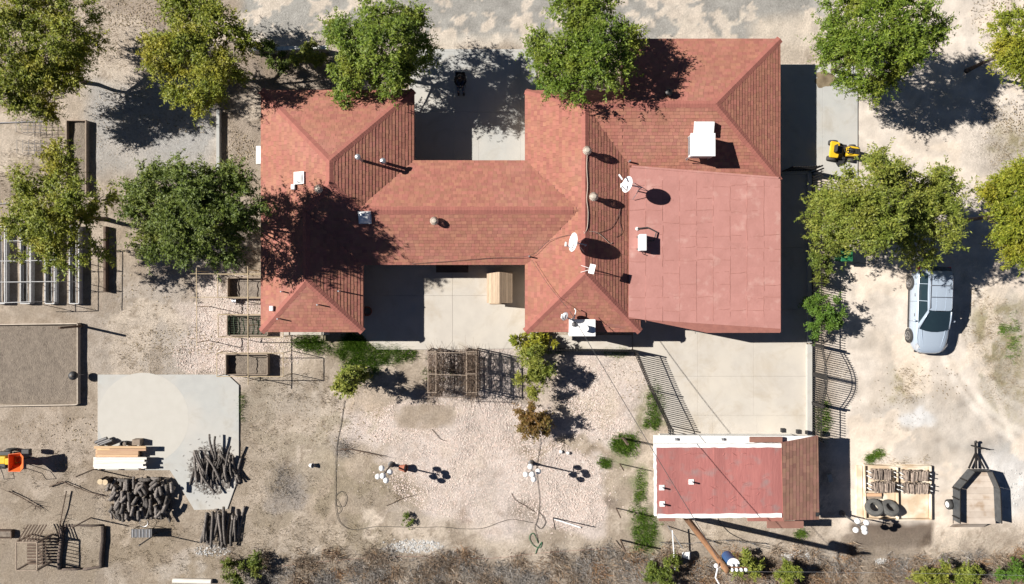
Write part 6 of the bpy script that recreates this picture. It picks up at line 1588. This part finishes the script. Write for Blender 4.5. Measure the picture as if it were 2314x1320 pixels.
for (x,y,ln) in [(285,1086,1.6),(325,1084,1.4),(352,1082,.9),(372,1092,.7),(310,1092,1.2),(385,1103,.9)]:
    o = inst('log', chunk[0], None, G(x,y,.28), (0,1,math.pi/2+pl.uniform(-.12,.12)), (1.1,ln,1.1)); tag(o,'log laid crosswise on the chunky pile facing the lumber','log','crosswise logs on the chunky pile')
for lay_ in range(3):
    for i in range(18-lay_*2):
        x = 436+i*6.2+lay_*6+pl.uniform(-3,3); y = 1058+pl.uniform(-14,14); z = .08+lay_*.13
        o = inst('branch_log', pl.choice(longb), None, G(x,y,z), (pl.uniform(-.10,.10),pl.uniform(0,6),pl.gauss(.10,.20)), (lambda q:(q,pl.uniform(.6,1.15),q))(pl.uniform(.5,1.5)))
        tag(o,'long crooked branch log in the pile on the slab edge','log','long branch logs on the slab')
for (x,y,rz,sc) in [(480,1010,.1,.9),(488,1012,-.08,.8),(470,1090,.5,.9),(515,1040,-.3,1.0),(455,1050,.35,1.1)]:
    o = inst('branch_log', longb[3], None, G(x,y,.5), (0,1,rz), (1,sc,1)); tag(o,'branch log sticking out of the pile on the slab edge','log','branch logs sticking out of the slab pile')
for lay_ in range(2):
    for i in range(9-lay_*2):
        x = 458+i*11+lay_*8+pl.uniform(-3,3); y = 1200+pl.uniform(-10,12)-i*1.5; z = .10+lay_*.16
        o = inst('branch_log', pl.choice(lowb), None, G(x,y,z), (pl.uniform(-.05,.05),pl.uniform(0,6),pl.gauss(-.03,.1)), (1,pl.uniform(.75,1.25),1))
        tag(o,'thick dark log in the loose pile beside the brush','log','thick logs in the loose pile by the brush')
cm = M('bark_mulch_heap', (.17,.14,.12), (.09,.075,.065), 9, 1, bump=.03)
mpm = [(x,y,.05+.03*math.sin(x*9)) for (x,y) in [P2(427,1010,0),P2(470,1002,0),P2(505,1008,0),P2(540,1040,0),P2(520,1110,0),P2(480,1130,0),P2(432,1110,0)]]
x,y = mask_points(2600, [(480,1060,52,58,3),(300,1130,90,60,1),(500,1200,50,50,1)], 333)
rg_ = np.random.RandomState(334); nn = len(x); a_ = rg_.rand(nn)*6.28; l_ = .03+.09*rg_.rand(nn); zz = .085+.02*rg_.rand(nn)
u_ = np.stack([np.cos(a_)*l_,np.sin(a_)*l_,.1*l_],1); v_ = np.stack([-np.sin(a_)*.012,np.cos(a_)*.012,np.zeros(nn)],1); c_ = np.stack([x,y,zz],1)
npobj('bark_debris', np.stack([c_-u_,c_-v_,c_+u_,c_+v_],1).reshape(-1,3), 4, cm, kind='stuff')
# ================================================================ odds and ends at the lower left
# garden chipper
CHP = Matrix.Translation(G(38,1036,.4)-Vector((0,0,.4))) @ Matrix.Scale(1.2,4); cp = thing('garden_chipper','yellow garden chipper with flared orange feed hopper','chipper',CHP.translation.copy())
MB().box((-.55,0,.55),(.62,.34,.34)).build('engine_cover', yellow_p, cp, xf=CHP, bevel=.05); MB().box((-.5,.25,.45),(.7,.16,.16)).build('engine_block', black_pl, cp, xf=CHP, bevel=.03); MB().box((-.62,-.3,.4),(.5,.26,.24)).build('fuel_tank', black_pl, cp, xf=CHP, bevel=.05)
MB().box((-.1,-.05,.55),(.3,.28,.4)).build('chipper_housing', yellow_p, cp, xf=CHP, bevel=.04)
hp_=[]
for (z,w,d,cx_) in [(.55,.12,.14,.20),(.75,.18,.20,.32),(1.05,.32,.40,.45)]:
    hp_.append([Vector((cx_+w*f,d*g_,z)) for f,g_ in ((-1,-1),(.6,-1),(1,-.6),(1,.6),(.6,1),(-1,.85))])
hp2=[[p+Vector((0,0,0)) for p in r_] for r_ in hp_]
MB().loft(hp_, caps=False).build('hopper', orange_p, cp, xf=CHP); MB().tube([CHP@p for p in hp_[-1]]+[CHP@hp_[-1][0]],.022,6).build('hopper_rim', orange_p, cp)
MB().prism([(.10,-.12),(.30,-.12),(.30,.12),(.10,.12)],.52,.57).build('hopper_throat', orange_p, cp, xf=CHP)
MB().box((.55,.35,.5),(.34,.2,.22)).build('muffler', black_pl, cp, xf=CHP, bevel=.03)
for s in (-1,1): wheel(cp,(-.35,s*.36,.2),.2,.1,CHP,iron_br)
MB().tube([(-.7,-.28,.45),(-.2,-.5,.95),(-.1,-.75,1.0),(.35,-.72,1.0),(.2,-.4,.9),(-.3,-.2,.5)],.016,6).build('handle', iron, cp, xf=CHP)
MB().box((.35,0,.2),(.06,.06,.42)).build('prop_leg', iron, cp, xf=CHP)
# lean-to rack made of lumber
rk = thing('lumber_rack','open white-framed lumber rack with slatted sides','rack',G(75,1255))
x0,y0 = G(38,1235,1.2).x,G(38,1240,1.2).y; x1 = G(85,1240,1.2).x; yA = G(60,1220,.9).y; yB = G(60,1288,1.2).y
for a,e in [((x0,yA,1.25),(x1,yA,1.25)),((x0,yB,1.25),(x1,yB,1.25)),((x0,yA,1.25),(x0,yB,1.25)),((x1,yA,1.25),(x1,yB,1.25))]: MB().beam(a,e,.05).build('top_rail', wood_old, rk)
for x in (x0,x1):
    for y in (yA,yB): MB().beam((x,y,-.03),(x,y,1.25),.08).build('post', wood_old, rk)
for k in range(7): MB().beam((x0+.06+k*(x1-x0-.12)/6,yA+.02,1.22),(x0+.3+k*(x1-x0-.12)/6,yA+.75,.75),.06,.03).build('slat', wood_dark, rk)
for k in range(9): MB().beam((x0+.04,yB+.06+k*.16,.45),(x1-.04,yB+.06+k*.16,.45),.1,.03).build('shelf_slat', wood_dark, rk)
for k in range(8): MB().beam((x1+.02,yB+.08+k*.19,.1),(x1+.02,yB+.08+k*.19,1.2),.08,.025).build('side_slat', wood_old, rk)
# log-edged bed
lb_ = thing('log_edged_bed','weedy bed edged with old logs beside the lumber rack','garden bed',G(190,1235))
for (a,e,r_) in [((142,1190),(137,1285),.12),((236,1188),(232,1280),.13),((145,1188),(232,1186),.06),((140,1286),(185,1284),.07),((190,1286),(238,1278),.07)]:
    p,q = G(*a),G(*e); z = Vector((0,0,r_*.8)); MB().tube([p+z,p.lerp(q,.35)+z+Vector((.04,.02,.02)),p.lerp(q,.7)+z-Vector((.03,.02,0)),q+z],[r_,r_*.9,r_,r_*.85],9).build('edge_log', bark, lb_, smooth='all')
t = thing('metal_table','low dark steel table beside the rusty post','table',G(318,1206))
c = G(320,1205,.6); MB().box((c.x,c.y,.6),(1.1,.45,.04)).build('table_top', iron_br, t)
for sx in (-.5,.5):
    for sy in (-.18,.18): MB().beam((c.x+sx,c.y+sy,0),(c.x+sx*.9,c.y+sy,.6),.03).build('leg', iron, t)
for k in range(6): MB().beam((c.x-.45+k*.18,c.y-.21,.63),(c.x-.45+k*.18,c.y+.21,.63),.03,.02).build('slat', galv, t)
tag(MB().tube([G(391,1312,.12),G(478,1314,.12)],.13,10).build('pale_log', wood_white, smooth=True),'pale debarked log lying alone near the dark green bush','log')
tag(MB().tube([G(330,1178,.02)+Vector((.22*math.cos(a),.22*math.sin(a),.25)) for a in [k*2*math.pi/16 for k in range(17)]],.012,5).build('wire_ring', galv),'thin wire ring standing at the foot of the log pile','ring')
def bare_branch(label, pts, seed):
    o = thing('dead_branch', label, 'branch', G(*pts[0])); rg = random.Random(seed); mb = MB(); P = [G(x,y,.08+.1*rg.random()) for x,y in pts]; mb.tube(P,[.035-.02*i/len(P) for i in range(len(P))],6); mb.build('stem', wood_dark, o)
    tw = MB()
    for k in range(16):
        i = rg.randrange(len(P)-1); a = P[i].lerp(P[i+1],rg.random()); e = a+Vector((rg.uniform(-.6,.6),rg.uniform(-.4,.4),rg.uniform(0,.2))); tw.tube([a,a.lerp(e,.5)+Vector((0,0,.04)),e],[.014,.01,.004],4)
    tw.build('twigs', wood_dark, o)
bare_branch('dead twiggy branch lying between chipper and chunky log pile',[(112,1100),(140,1088),(165,1098),(200,1112),(238,1122)],1); bare_branch('thin dead branch leaning towards the log-edged bed',[(150,1110),(142,1150),(135,1190),(130,1230)],2); bare_branch('dead brush sprig lying near the orange hopper',[(20,1110),(50,1125),(90,1148)],3); bare_branch('small dead shrub lying on the gravel by the hose',[(770,1015),(790,1015),(825,1022),(863,1030)],4)
raised_bed('low dark-timbered bed beside the lumber rack',-20,1200,25,1216,.25,wood_dark,soil)
